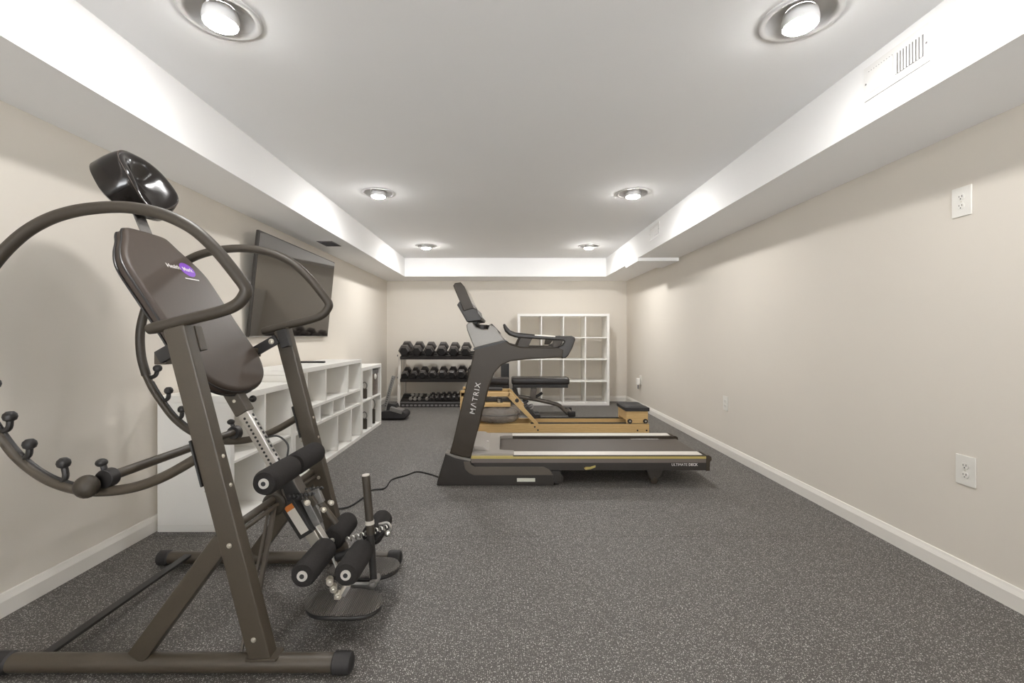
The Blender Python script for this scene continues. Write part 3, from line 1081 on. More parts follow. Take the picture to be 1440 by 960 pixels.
for y0, y1, s in ((TY0 + 0.0, TY0 + 0.10, -1), (TY1 - 0.10, TY1, 1)):
    ys = y0 if s < 0 else y1
    b = MB().prism(tpoly(base_pts, y0), (0, y1 - y0, 0), bev=0.008)
    bf = tp(b, 'base_foot', 'tm_black')
    b = MB().prism(tpoly(inlay, ys + s * 0.004), (0, -s * 0.03, 0), bev=0.003)
    tp(b, 'base_cover', 'tm_mid', bf)
    for px in (632.5, 771):
        x, z = xz(px, 682, 3.38)
        tp(MB().cyl((x, (y0 + y1) / 2, 0.0), (x, (y0 + y1) / 2, 0.03), 0.03, 20), 'levelling_foot', 'tm_silver', bf)
    b = MB()
    x0 = xz(783, 672, 3.38)
    b.cyl((x0[0] + 0.01, y0 + 0.02, 0.045), (x0[0] + 0.01, y1 - 0.02, 0.045), 0.042, 24, 0.006)
    b.span((x0[0] - 0.04, y0 + 0.015, 0.03), (x0[0] + 0.03, y1 - 0.015, 0.105), bev=0.006)
    b.span((x0[0] - 0.0, y0 + 0.03, 0.075), (x0[0] + 0.035, y1 - 0.03, 0.115), bev=0.006)
    tp(b, 'transport_wheel', 'tm_black', bf)
    b = MB().prism(tpoly(up_pts, y0 + 0.008), (0, y1 - y0 - 0.016, 0), bev=0.010, seg=3)
    u = tp(b, 'upright', 'tm_grey', angle=40)
    b = MB().prism(tpoly([(625.8, 637.5), (627.5, 635.6), (640, 640.5), (662, 645), (661.6, 648), (640, 643.6)], y0 - 0.002), (0, y1 - y0 + 0.004, 0), bev=0.002)
    tp(b, 'collar', 'tm_silver', u)
    b = MB().prism(tpoly(rail_pts, y0 + 0.012), (0, y1 - y0 - 0.03, 0), bev=0.012, seg=3)
    hr_ = tp(b, 'handrail', 'tm_black', angle=45)
    b = MB().prism(tpoly([(733, 474.5), (749, 475.5), (743, 487.8), (727, 487.8)], y0 + 0.02), (0, y1 - y0 - 0.05, 0), bev=0.004)
    tp(b, 'rail_bracket', 'tm_grey', hr_)
    b = MB()
    b.prism(tpoly([(779, 478), (792.5, 478.4), (786, 487), (777.5, 487)], y0 + 0.02), (0, y1 - y0 - 0.05, 0), bev=0.003)
    tp(b, 'rail_bracket', 'tm_grey', hr_)
    b = MB().prism(tpoly([(752, 469.7), (781, 472), (781, 474), (752, 472)], y0 + 0.008), (0, y1 - y0 - 0.02, 0), bev=0.003)
    tp(b, 'pulse_grip', 'zinc', hr_)

# dark under-edge of the near arm
# console neck across the whole width
b = MB().prism(tpoly(neck_pts, TY0 + 0.012), (0, TY1 - TY0 - 0.024, 0), bev=0.010, seg=3)
nk = tp(b, 'console_neck', 'tm_silver', angle=45)
b = MB().prism(tpoly([(665.5, 489.8), (712.5, 478.2), (713, 480), (666, 492)], TY0 + 0.006), (0, TY1 - TY0 - 0.012, 0), bev=0.001)
tp(b, 'neck_band', 'track', nk)
b = MB()
for yy in (TY0 + 0.10, TY1 - 0.10):
    x, z = xz(677, 462, 3.38)
    b.lathe([(0, 0.0), (0.042, 0.0), (0.046, 0.03), (0.040, 0.034), (0.036, 0.006), (0, 0.006)], (x, yy, z - 0.002), 'Z', 24)
b.prism(tpoly([(666, 455), (687, 456), (684, 461.5), (670, 460.5)], TY0 + 0.2), (0, TY1 - TY0 - 0.4, 0), bev=0.003)
tp(b, 'cup_holder', 'tm_black', nk)
b = MB().prism(tpoly([(689, 455), (692, 455), (704, 468), (701, 468)], TY0 + 0.05), (0, TY1 - TY0 - 0.1, 0), bev=0.003)
tp(b, 'control_lip', 'tm_black', nk)
# display
cy0, cy1 = 3.43, 4.09
b = MB().prism(tpoly([(636, 400.5), (638.5, 396.5), (646.8, 395.4), (651.8, 401), (668, 437), (654.5, 445)], cy0), (0, cy1 - cy0, 0), bev=0.008, seg=3)
ds = tp(b, 'console_display', 'tm_grey', angle=45)
b = MB().prism(tpoly([(641.8, 428), (646, 422), (652, 436), (664.5, 432), (670.5, 434), (672, 440), (677.5, 446.5), (676, 450), (660, 452), (655.8, 452.2)], cy0 - 0.012), (0, cy1 - cy0 + 0.024, 0), bev=0.008, seg=3)
tp(b, 'display_mount', 'tm_black', ds)
b = MB().prism(tpoly([(662, 440), (673, 440), (668, 456), (657, 456)], 3.62), (0, 0.3, 0), bev=0.006)
tp(b, 'display_stem', 'tm_black', ds)
b = MB().prism(tpoly([(648.5, 398), (652.0, 401.2), (667.5, 436), (665.5, 437)], cy0 + 0.02), (0, cy1 - cy0 - 0.04, 0), bev=0.002)
tp(b, 'display_glass', 'screen', ds)

# running deck
DX0, DX1 = -0.245, 1.505
ZR = 0.224
dk_ = MB()
dk_.span((DX0, TY0 + 0.015, 0.122), (DX1, TY1 - 0.015, 0.196), bev=0.01)
deck = tp(dk_, 'running_deck', 'tm_black')
b = MB()
b.span((-0.06, TY0 + 0.13, 0.19), (DX1 - 0.0, TY1 - 0.13, 0.2025), bev=0.004)
b.cyl((DX1, TY0 + 0.13, 0.168), (DX1, TY1 - 0.13, 0.168), 0.0345, 24)
belt = tp(b, 'running_belt', 'belt', deck)
for ys, s in ((TY0, 1), (TY1, -1)):
    b = MB()
    b.span((0.065, ys, 0.188), (DX1 - 0.02, ys + s * 0.125, ZR - 0.001), bev=0.006)
    b.prism([(DX1 - 0.025, ys, 0.188), (DX1 - 0.025, ys, ZR - 0.001), (DX1 + 0.015, ys, ZR - 0.014), (DX1 + 0.03, ys, 0.20), (DX1 + 0.03, ys, 0.188)], (0, s * 0.125, 0), bev=0.004)
    rl_ = tp(b, 'side_rail', 'tm_grey', deck)
    b = MB().span((0.072, ys + s * 0.014, ZR - 0.004), (DX1 - 0.03, ys + s * 0.108, ZR + 0.003), bev=0.002)
    tp(b, 'rail_tread', 'alu', deck)
    b = MB()
    b.span((DX0 + 0.0, ys - s * 0.001, 0.198), (DX1 - 0.006, ys + s * 0.02, 0.2165), bev=0.002)
    tp(b, 'accent_stripe', 'yellow', deck)
    b = MB()
    b.span((DX0 + 0.0, ys - s * 0.0005, 0.168), (DX1 - 0.006, ys + s * 0.02, 0.198), bev=0.002)
    tp(b, 'lower_stripe', 'mauve', deck)
    b = MB()
    b.span((DX0 + 0.02, ys - s * 0.001, 0.112), (DX1 - 0.006, ys + s * 0.03, 0.170), bev=0.003)
    tp(b, 'side_skirt', 'tm_black', deck)
    b = MB()
    b.prism([(DX1 - 0.008, ys - s * 0.003, 0.108), (DX1 + 0.02, ys - s * 0.003, 0.108), (DX1 + 0.022, ys - s * 0.003, 0.175), (DX1 + 0.034, ys - s * 0.003, 0.190), (DX1 + 0.032, ys - s * 0.003, 0.212), (DX1 + 0.012, ys - s * 0.003, 0.224), (DX1 - 0.008, ys - s * 0.003, 0.224)],
            (0, s * 0.13, 0), bev=0.004)
    tp(b, 'rail_end_cap', 'tm_grey', deck)
    b = MB()
    b.prism([V((xz(a, c, 3.38)[0], ys + s * 0.02, xz(a, c, 3.38)[1])) for a, c in ((909, 659), (935, 659), (930, 670), (925, 676), (917, 676), (914, 671))], (0, s * 0.07, 0), bev=0.004)
    rf = tp(b, 'rear_bracket', 'tm_black', deck)
    b = MB()
    x, z = xz(921.5, 674, 3.38)
    b.cyl((x, ys + s * 0.03, 0.03), (x, ys + s * 0.08, 0.03), 0.03, 22, 0.004)
    b.bolt((x, ys + s * 0.0195, 0.042), (0, -s, 0), 0.009, 0.006)
    tp(b, 'rear_wheel', 'tm_grey', rf)
# motor hood
b = MB()
hy0, hy1 = TY0 + 0.02, TY1 - 0.02
hood = [(DX0, hy0), (0.075, hy0), (0.075, hy0 + 0.105), (0.0, hy0 + 0.115), (-0.035, hy0 + 0.135), (-0.035, hy1 - 0.135), (0.0, hy1 - 0.115), (0.075, hy1 - 0.105), (0.075, hy1), (DX0, hy1)]
b.prism([(x, y, 0.17) for x, y in hood], (0, 0, 0.062), bev=0.008)
b.prism([(DX0 - 0.09, hy0 + 0.08, 0.12), (DX0 + 0.10, hy0 + 0.08, 0.12), (DX0 + 0.14, hy0 + 0.08, 0.225), (DX0 + 0.08, hy0 + 0.08, 0.262), (DX0 - 0.04, hy0 + 0.08, 0.268)], (0, hy1 - hy0 - 0.16, 0), bev=0.015, seg=3)
hd_ = tp(b, 'motor_hood', 'tm_hood', deck)
b = MB()
b.bolt((-0.135, 3.74, 0.246), (0.2, 0, 1), 0.008, 0.003)
tp(b, 'hood_badge', 'ink', hd_)
b = MB()
p = [xz(a, c, 3.372) for a, c in ((821, 657.6), (824, 656), (830, 656), (837, 653.8), (836.8, 656), (830, 658.6), (823, 659.6))]
b.prism([(x, TY0 - 0.022, z) for x, z in p], (0, 0.02, 0), bev=0.002)
tp(b, 'release_tab', 'yellow', deck)
b = MB()
x0, z0 = xz(727, 677, 3.372)
x1, z1 = xz(752.5, 672.2, 3.372)
b.span((x0, TY0 - 0.0045, z0), (x1, TY0 + 0.0005, z1))
tp(b, 'sticker', 'led_white')
# lettering
pa, pb = V((xz(664, 583, 3.38)[0], TY0 + 0.0074, xz(664, 583, 3.38)[1])), V((xz(673, 537, 3.38)[0], TY0 + 0.0074, xz(673, 537, 3.38)[1]))
dx = (pb - pa).normalized()
text_obj('lettering', 'M\u039bTRIX', 0.056, frame_mtx((pa + pb) / 2 + V((0, -0.0005, 0)), dx, dx.cross(V((0, 1, 0))) * 1.0), 'ink', tm, TO, bold=0.0002, sx=1.02, space=1.22)
c = at(961.5, 653.3, 3.372)
text_obj('lettering', 'ULTIMATE', 0.027, frame_mtx((c.x - 0.031, TY0 - 0.0016, c.z), (1, 0, 0), (0, 0, 1)), 'ink', deck, TO, sx=0.95)
text_obj('lettering', 'DECK', 0.027, frame_mtx((c.x + 0.070, TY0 - 0.0016, c.z), (1, 0, 0), (0, 0, 1)), 'ink', deck, TO, bold=0.0008, sx=0.95)
text_obj('lettering', 'ULTIMATEDECK', 0.034, frame_mtx((1.235, TY1 - 0.150, 0.2030), (1, 0, 0), (0, 1, 0)), 'ink', belt, TO, bold=0.0006)

# power cord on the floor
P = [on_floor(a, b_, 0.006) for a, b_ in ((617, 670.5), (602, 665.6), (586, 663), (571, 668), (551, 674), (541, 686), (523, 688.8), (511, 699), (492, 711.5), (475, 715), (464, 714))]
P += [V((-1.20, 3.10, 0.006)), V((-1.35, 3.42, 0.006)), V((-1.50, 3.80, 0.006))]
cc = MB()
cc.tube(spline(P, 8), 0.0055, 8)
tag(cc.obj('power_cord', 'cord', None, P[3]), 'black power cord trailing over the floor from the treadmill to the left', 'cord')

# ------------------------------------------------------------------ white cube shelving
def cube_shelf(name, y0, y1, x0, x1, H, rows, label, board=0.038, inner=0.016, axis='Y'):
    """open shelf standing along the left wall. rows = [(z_low, z_high, [divider positions])]"""
    org = V(((x0 + x1) / 2, (y0 + y1) / 2, 0))
    t = thing(name, org, label, 'shelf')
    for a, b, nm in (((x0, y0, board + 0.0008), (x1, y0 + board, H - board - 0.0008), 'side_panel'), ((x0, y1 - board, board + 0.0008), (x1, y1, H - board - 0.0008), 'side_panel'),
                     ((x0, y0, H - board), (x1, y1, H), 'top_board'), ((x0, y0, 0), (x1, y1, board), 'bottom_board')):
        MB().span(a, b, bev=0.002).obj(nm, 'laminate', t, org)
    for i, (za, zb, div) in enumerate(rows):
        if i:
            MB().span((x0, y0 + board, rows[i - 1][1]), (x1 - 0.002, y1 - board, za), bev=0.001).obj('shelf_board', 'laminate', t, org)
        for d in div:
            MB().span((x0, d - inner / 2, za), (x1 - 0.004, d + inner / 2, zb), bev=0.001).obj('divider', 'laminate', t, org)
    return t


SX0, SX1 = -1.962, -1.548
cube_shelf('cube_shelf', 2.574, 3.344, SX0, SX1, 0.77, [(0.038, 0.377, [2.959]), (0.393, 0.732, [2.959])],
           'low white two-by-two cube shelf nearest the camera, behind the inversion table')
tall = cube_shelf('cubby_shelf', 3.348, 4.945, SX0, SX1, 0.856, [(0.040, 0.366, [3.63, 4.25, 4.627]), (0.390, 0.522, [3.58, 3.845, 4.133, 4.43]), (0.546, 0.818, [3.59, 3.968, 4.53])],
                  'tallest white shelf along the left wall with uneven compartments in three rows', board=0.036)
cube_shelf('cube_shelf', 4.950, 5.735, SX0, SX1, 0.760, [(0.038, 0.372, [5.350]), (0.388, 0.722, [5.350])],
           'small white two-by-two cube shelf at the far end of the left wall')
# a base strip on the near end of the first unit
rc = MB()
rc.box((-1.80, 4.27, 0.8645), (0.235, 0.042, 0.016), None, 0.005)
tag_rc = thing('remote_control', (-1.80, 4.27, 0.857), 'thin dark remote lying on top of the tallest white shelf', 'remote')
rc.obj('remote_body', 'rubber', tag_rc, (-1.80, 4.27, 0.857))
rc = MB()
for i in range(7):
    for j in (-0.010, 0, 0.010):
        rc.cyl((-1.885 + i * 0.022, 4.27 + j, 0.8720), (-1.885 + i * 0.022, 4.27 + j, 0.8735), 0.0035, 10)
rc.obj('remote_buttons', 'vent_grey', tag_rc, (-1.80, 4.27, 0.857))

# things kept in the far small shelf
o_ = V((-1.70, 5.53, 0.389))
sb = thing('storage_box', o_, 'smoky grey box filling the upper far cubby of the far small shelf', 'storage box')
MB().span((-1.93, 5.375, 0.389), (-1.575, 5.68, 0.66), bev=0.012).obj('box_body', 'smoke_box', sb, o_)
MB().span((-1.935, 5.370, 0.65), (-1.569, 5.685, 0.70), bev=0.008).obj('box_lid', 'vent_grey', sb, o_)
b = MB()
b.lathe([(0, 0), (0.035, 0), (0.035, 0.006), (0.022, 0.014), (0, 0.014)], (-1.576, 5.55, 0.615), 'X', 24)
b.obj('box_latch', 'plastic_white', sb, o_)
GX = -1.607
for (yy, zz, hh, lab) in ((5.235, 0.389, 0.19, 'small dark strapped gadget in the upper near cubby of the far small shelf'),
                          (5.235, 0.0385, 0.20, 'small dark strapped gadget in the lower near cubby of the far small shelf'),
                          (5.56, 0.0385, 0.30, 'tall dark strapped gadget in the lower far cubby of the far small shelf')):
    o_ = V((GX, yy, zz))
    g = thing('strapped_gadget', o_, lab, 'gadget', 'dark gadgets kept in the far small shelf')
    MB().box((GX, yy, zz + hh * 0.3), (0.06, 0.024, hh * 0.6), None, 0.008).obj('gadget_body', 'grip_rubber', g, o_)
    b = MB()
    b.tube([V((GX + 0.028 * math.cos(a), yy, zz + hh * 0.78 + hh * 0.20 * math.sin(a))) for a in [k * 2 * PI / 20 for k in range(20)]], 0.006, 8, closed=True)
    b.obj('strap_loop', 'grey_metal', g, o_)

# four-by-four cube shelf at the back wall
KX0, KX1, KY0, KY1, KH = 0.215, 1.680, 7.255, 7.645, 1.462
ko = V(((KX0 + KX1) / 2, (KY0 + KY1) / 2, 0))
ks = thing('cube_shelf', ko, 'big white four-by-four cube shelf standing against the back wall', 'shelf')
bd_ = 0.040
MB().span((KX0, KY0, 0), (KX0 + bd_, KY1, KH), bev=0.0015).obj('side_panel', 'laminate', ks, ko)
MB().span((KX1 - bd_, KY0, 0), (KX1, KY1, KH), bev=0.0015).obj('side_panel', 'laminate', ks, ko)
MB().span((KX0 + bd_, KY0, KH - bd_), (KX1 - bd_, KY1, KH), bev=0.0015).obj('top_board', 'laminate', ks, ko)
MB().span((KX0 + bd_, KY0, 0), (KX1 - bd_, KY1, bd_), bev=0.0015).obj('bottom_board', 'laminate', ks, ko)
cw = (KX1 - KX0 - 2 * bd_ - 3 * 0.017) / 4
chh = (KH - 2 * bd_ - 3 * 0.017) / 4
for i in range(1, 4):
    x = KX0 + bd_ + i * cw + (i - 1) * 0.017
    MB().span((x, KY0 + 0.003, bd_), (x + 0.017, KY1, KH - bd_), bev=0.001).obj('divider', 'laminate', ks, ko)
    z = bd_ + i * chh + (i - 1) * 0.017
    for j in range(4):
        xa = KX0 + bd_ + j * (cw + 0.017)
        MB().span((xa, KY0 + 0.002, z), (xa + cw, KY1, z + 0.017), bev=0.001).obj('shelf_board', 'laminate', ks, ko)

# ------------------------------------------------------------------ television on the left wall
Yn, Yf_, XT, XB, ZT, ZB = 3.479, 5.027, -1.870, -1.951, 1.920, 1.099
tO = V(((XT + XB) / 2, (Yn + Yf_) / 2, (ZT + ZB) / 2))
tv = thing('television', tO, 'large dark flat television tilted down on the left wall above the shelves', 'television')
upv = V((XT - XB, 0, ZT - ZB)).normalized()
nv = V((upv.z, 0, -upv.x))
hh = V((XT - XB, 0, ZT - ZB)).length
ww = Yf_ - Yn
Rtv = Matrix((V((0, 1, 0)), upv, nv)).transposed()
b = MB()
b.box(tO - nv * 0.014, (ww, hh, 0.026), Rtv, 0.004)
b.obj('television_body', 'tm_black', tv, tO)
b = MB().box(tO + nv * 0.0005, (ww - 0.014, hh - 0.018, 0.003), Rtv)
b.obj('television_screen', 'tv_glass', tv, tO)
b = MB().box(tO + nv * 0.0008 - upv * (hh / 2 - 0.006), (ww - 0.004, 0.009, 0.004), Rtv, 0.001)
b.obj('bezel_strip', 'tm_silver', tv, tO)
b = MB()
b.span((XL, tO.y - 0.22, tO.z - 0.16), (XL + 0.02, tO.y + 0.22, tO.z + 0.16), bev=0.003)
b.span((XL + 0.01, tO.y - 0.03, tO.z - 0.05), (tO.x - 0.02, tO.y + 0.03, tO.z + 0.0), bev=0.003)
b.obj('wall_mount', 'frame_black', tv, tO)

# ------------------------------------------------------------------ dumbbell rack and dumbbells
RX0, RX1, RY0, RY1 = -1.62, -0.20, 7.08, 7.52
rO = V(((RX0 + RX1) / 2, (RY0 + RY1) / 2, 0))
rk = thing('dumbbell_rack', rO, 'three-tier dumbbell rack with pale posts and black trays by the back wall', 'rack')
for x in (RX0 - 0.022, RX1 + 0.022):
    b = MB()
    b.bar((x, RY0 + 0.02, 0.0), (x, RY0 + 0.10, 0.775), 0.05, 0.045, up=(1, 0, 0), bev=0.003)
    b.bar((x, RY1 - 0.02, 0.0), (x, RY1 - 0.02, 0.95), 0.05, 0.045, up=(1, 0, 0), bev=0.003)
    b.bar((x, RY0 + 0.02, 0.05), (x, RY1, 0.05), 0.05, 0.045, up=(1, 0, 0), bev=0.003)
    ps = b.obj('side_post', 'rack_post', rk, rO)
    sg = -1 if x < rO.x else 1
    for z in (0.80, 0.455, 0.115):
        MB().bolt((x + sg * 0.0225, RY0 + 0.05, z), (sg, 0, 0), 0.012, 0.012).obj('post_bolt', 'slot', ps, rO)
TILT = 0.27
TR = Matrix.Rotation(TILT, 3, 'X')
TIERS = [(0.775, 0.34), (0.425, 0.34), (0.085, 0.34)]
for i, (z, dep) in enumerate(TIERS):
    b = MB()
    y0 = RY0 + 0.0
    c = V((rO.x, y0, z)) + TR @ V((0, dep / 2, -0.004))
    wid = RX1 - RX0
    b.box(c, (wid, dep, 0.006), TR, 0.001)
    if i < 2:
        b.box(V((rO.x, y0, z - 0.010)), (wid, 0.006, 0.05), TR, 0.001)
    for xx in (RX0 + 0.003, RX1 - 0.003):
        b.box(V((xx, y0, z)) + TR @ V((0, dep / 2, -0.002)), (0.005, dep, 0.022), TR, 0.001)
    for q in range(3):
        b.box(V((rO.x, y0, z)) + TR @ V((0, 0.06 + q * 0.11, 0.003)), (wid, 0.02, 0.010), TR, 0.002)
    b.obj('tray', 'rack_tray', rk, rO)
b = MB()
b.span((RX0, RY0 - 0.012, 0.0), (RX1, RY0 + 0.03, 0.082), bev=0.003)
kick = b.obj('toe_board', 'rack_tray', rk, rO)
b = MB()
for i in range(22):
    x = RX0 + 0.05 + i * 0.064
    b.prism([V((x + 0.026 * math.cos(a), RY0 - 0.0135, 0.030 + 0.016 * math.sin(a))) for a in [PI / 6 * k * 2 for k in range(6)]], (0, 0.002, 0))
b.span((RX0, RY0 - 0.0145, 0.070), (RX1, RY0 - 0.010, 0.079))
b.obj('honeycomb_pattern', 'vent_grey', kick, rO)


def dumbbell(R, Lh, Lg, metal=None):
    """hex dumbbell lying along local Y, origin at its centre line's underside"""
    t = bpy.data.objects.new('dumbbell', None)
    COL.objects.link(t)
    zc = R * 0.866
    for s in (-1, 1):
        b = MB()
        prof = []
        ya, yb = s * Lg / 2, s * (Lg / 2 + Lh)
        rings = [(R * 0.80, ya), (R, ya + s * Lh * 0.16), (R, ya + s * Lh * 0.66), (R * 0.70, yb)]
        for (ra, y_a), (rb, y_b) in zip(rings, rings[1:]):
            tb_ = bmesh.new()
            A = [tb_.verts.new((ra * math.cos(PI / 3 * k), y_a, zc + ra * math.sin(PI / 3 * k))) for k in range(6)]
            B = [tb_.verts.new((rb * math.cos(PI / 3 * k), y_b, zc + rb * math.sin(PI / 3 * k))) for k in range(6)]
            for k in range(6):
                tb_.faces.new((A[k], A[(k + 1) % 6], B[(k + 1) % 6], B[k]))
            for f in list(tb_.faces):
                f.normal_update()
                cen = f.calc_center_median() - V((0, (y_a + y_b) / 2, zc))
                if f.normal.dot(cen) < 0:
                    f.normal_flip()
            me = bpy.data.meshes.new('tmp')
            tb_.to_mesh(me)
            tb_.free()
            b.bm.from_mesh(me)
            bpy.data.meshes.remove(me)
        tb_ = bmesh.new()
        for ra, y_, sg in ((R * 0.80, ya, -s), (R * 0.70, yb, s)):
            vs = [tb_.verts.new((ra * math.cos(PI / 3 * k), y_, zc + ra * math.sin(PI / 3 * k))) for k in range(6)]
            f = tb_.faces.new(vs)
            f.normal_update()
            if f.normal.y * sg < 0:
                f.normal_flip()
            f.material_index = 1 if sg == s else 0
        me = bpy.data.meshes.new('tmp')
        tb_.to_mesh(me)
        tb_.free()
        b.bm.from_mesh(me)
        bpy.data.meshes.remove(me)
        b.obj('hex_head', ['hex', 'hex_face'] if not metal else [metal, metal], t, smooth=False)
    b = MB()
    b.tube([(0, -Lg / 2, zc), (0, -Lg / 4, zc), (0, 0, zc), (0, Lg / 4, zc), (0, Lg / 2, zc)], [R * .2, R * .25, R * .28, R * .25, R * .2], 14)
    b.obj('handle', 'chrome', t)
    return t


def place_row(px_list, R_list, tier, Lh, Lg, labels, group, metals=None):
    cache = {}
    z, dep = TIERS[tier]
    for i, (px, R) in enumerate(zip(px_list, R_list)):
        mt = metals[i] if metals else None
        key = (R, mt)
        yc_ = (2 * Lh + Lg) / 2 + 0.01
        p = V((0, RY0, z)) + TR @ V((0, yc_, 0.0092))
        x = (px - 709) * (RY0 + 0.03) / F
        if key not in cache:
            d = dumbbell(R, Lh, Lg, mt)
            cache[key] = d
        else:
            d = copy_thing(cache[key], (0, 0, 0), '')
        d.location = (x, p.y, p.z)
        d.rotation_euler = (TILT, 0, 0)
        tag(d, labels[i], 'dumbbell', group)


ordn = ['leftmost', 'second from left', 'third from left', 'fourth from left', 'fifth from left', 'sixth from left', 'seventh from left', 'eighth from left', 'ninth from left', 'tenth from left', 'eleventh from left']
place_row([568.6, 586.2, 603.2, 621.0, 637.8, 654.5], [0.094, 0.092, 0.088, 0.087, 0.085, 0.083], 0, 0.115, 0.115,
          ['large black hex dumbbell on the top tier of the rack, %s' % w_ for w_ in ordn[:6]], 'large dumbbells on the top tier')
place_row([569.5, 582.0, 594.5, 608.2, 621.8, 635.5, 648.8, 663.0], [0.064, 0.064, 0.070, 0.068, 0.070, 0.070, 0.078, 0.078], 1, 0.09, 0.115,
          ['medium black hex dumbbell on the middle tier of the rack, %s' % w_ for w_ in ordn[:8]], 'medium dumbbells on the middle tier')
place_row([577.5, 583.5, 590.0, 600.5], [0.030] * 4, 2, 0.05, 0.11,
          ['small silver dumbbell on the bottom tier, %s of the silver ones' % w_ for w_ in ordn[:4]], 'silver dumbbells on the bottom tier', ['chrome'] * 4)
place_row([607.0, 614.6, 622.3, 630.2, 638.4, 647.0], [0.036, 0.037, 0.039, 0.041, 0.043, 0.045], 2, 0.06, 0.11,
          ['small black hex dumbbell on the bottom tier, %s of the black ones' % w_ for w_ in ordn[:6]], 'small black dumbbells on the bottom tier')
# short black bar lying at the left end of the bottom tier
z, dep = TIERS[2]
bo2 = V((-1.52, RY0, z)) + TR @ V((0, 0.17, 0.030))
sh = thing('grip_bar', bo2, 'short black bar lying at the left end of the bottom rack tier', 'bar')
b = MB().cyl(bo2 + V((-0.075, 0, 0)), bo2 + V((0.06, 0, 0)), 0.012, 14)
b.obj('bar_shaft', 'rubber', sh, bo2)
b = MB().cyl(bo2 + V((-0.082, 0, 0)), bo2 + V((-0.058, 0, 0)), 0.022, 16, 0.004)
b.obj('bar_collar', 'rubber', sh, bo2)

# ------------------------------------------------------------------ floor exerciser behind the far shelf
gO = V((-1.44, 6.10, 0))
ge = thing('folding_exerciser', gO, 'black low exercise device with a raised perforated arm, beyond the far small shelf', 'exercise device')
b = MB()
pr = spline([(-1.62, 0.01, 0), (-1.62, 0.09, 0), (-1.58, 0.125, 0), (-1.36, 0.118, 0), (-1.30, 0.095, 0), (-1.285, 0.05, 0), (-1.31, 0.012, 0)], 4)
b.prism([(p.x, 5.98, max(0.0, p.y)) for p in pr], (0, 0.26, 0), bev=0.018, seg=3)
b.obj('base_shell', 'rubber', ge, gO)
b = MB()
b.prism([(-1.56, 6.03, 0.11), (-1.40, 6.03, 0.11), (-1.44, 6.03, 0.20), (-1.55, 6.03, 0.22)], (0, 0.16, 0), bev=0.01)
b.obj('hinge_block', 'frame_black', ge, gO)
b = MB()
A, B = V((-1.595, 6.02, 0.09)), V((-1.475, 6.08, 0.575))
b.bar(A, B, 0.045, 0.03, up=(0, 1, 0), bev=0.004)
arm = b.obj('perforated_arm', 'grey_metal', ge, gO)
b = MB()
d = (B - A).normalized()
for i in range(14):
    q = A + d * (0.10 + i * 0.028) + V((0, -0.0155, 0))
    b.cyl(q, q + V((0, -0.001, 0)), 0.008, 10)
b.obj('arm_holes', 'slot', arm, gO)
b = MB()
b.bar((-1.50, 6.04, 0.155), (-1.34, 6.04, 0.105), 0.05, 0.16, up=(0, 1, 0), bev=0.006)
b.obj('foot_pedal', 'grey_metal', ge, gO)

# ------------------------------------------------------------------ tower speaker-like box behind the bench
sO = V(((709.5 - 709) * 6.95 / F, 7.05, 0))
sp_ = thing('tower_speaker', sO, 'narrow upright black box with a grid front, behind the weight bench', 'speaker')
b = MB().span((sO.x - 0.055, 6.97, 0.0), (sO.x + 0.07, 7.15, 0.68), bev=0.006)
b.obj('cabinet', 'rubber', sp_, sO)
b = MB().span((sO.x - 0.050, 6.962, 0.40), (sO.x + 0.052, 6.972, 0.672), bev=0.002)
b.obj('grid_front', 'speaker_grid', sp_, sO)

# ------------------------------------------------------------------ weight bench
bO = V((0.35, 6.42, 0))
wb = thing('weight_bench', bO, 'black padded adjustable weight bench on a grey steel frame', 'bench')


def bpn(px, py, Y=6.28):
    x, z = xz(px, py, Y)
    return x, z


def bx_pad(name, x0, x1, z0, z1):
    b = MB().span((x0, 6.28, z0), (x1, 6.56, z1), bev=0.022)
    o = b.obj(name, 'pad', wb, bO, angle=50)
    b = MB().span((x0 + 0.015, 6.30, z0 - 0.045), (x1 - 0.02, 6.54, z0 + 0.002), bev=0.004)
    b.obj('pad_board', 'frame_black', o, bO)


bx_pad('back_pad', 0.103, 0.905, 0.435, 0.530)
bx_pad('seat_pad', -0.27, 0.068, 0.425, 0.520)


def bpt(px, py, Y=6.42):
    p = at(px, py, 6.38)
    return V((p.x, Y, p.z))


b = MB()
b.tube(spline([bpt(690, 548), bpt(712, 552), bpt(728, 557.5), bpt(756, 562.5), bpt(778, 567.5), bpt(786, 570), bpt(794, 577), bpt(800, 583)], 6), 0.028, 12)
b.obj('main_beam', 'bench_frame', wb, bO)
b = MB()
b.bar(bpt(723, 545), bpt(727, 557), 0.06, 0.06, up=(0, 1, 0), bev=0.005)
b.bar(bpt(700, 546), bpt(704, 552), 0.06, 0.06, up=(0, 1, 0), bev=0.005)
b.obj('hinge_post', 'frame_black', wb, bO)
b = MB()
b.prism([bpt(747, 546, 6.37), bpt(755, 546, 6.37), bpt(753, 561, 6.37), bpt(746, 559, 6.37)], (0, 0.09, 0), bev=0.003)
b.obj('adjuster_plate', 'bench_frame', wb, bO)
b = MB()
b.cyl(bpt(752, 560), bpt(763, 552.5), 0.02, 14, 0.003)
b.obj('adjuster_lever', 'frame_black', wb, bO)
b = MB()
b.cyl((bpt(801, 583).x, 6.24, 0.035), (bpt(801, 583).x, 6.62, 0.035), 0.033, 18, 0.004)
ff = b.obj('rear_foot', 'bench_frame', wb, bO)
for yy in (6.24, 6.60):
    MB().span((bpt(797, 583).x, yy - 0.025, 0.0), (bpt(807, 583).x, yy + 0.025, 0.075), bev=0.012).obj('foot_cap', 'rubber', ff, bO)
b = MB()
b.bar(bpt(706, 556), bpt(702, 585), 0.06, 0.06, up=(0, 1, 0), bev=0.005)
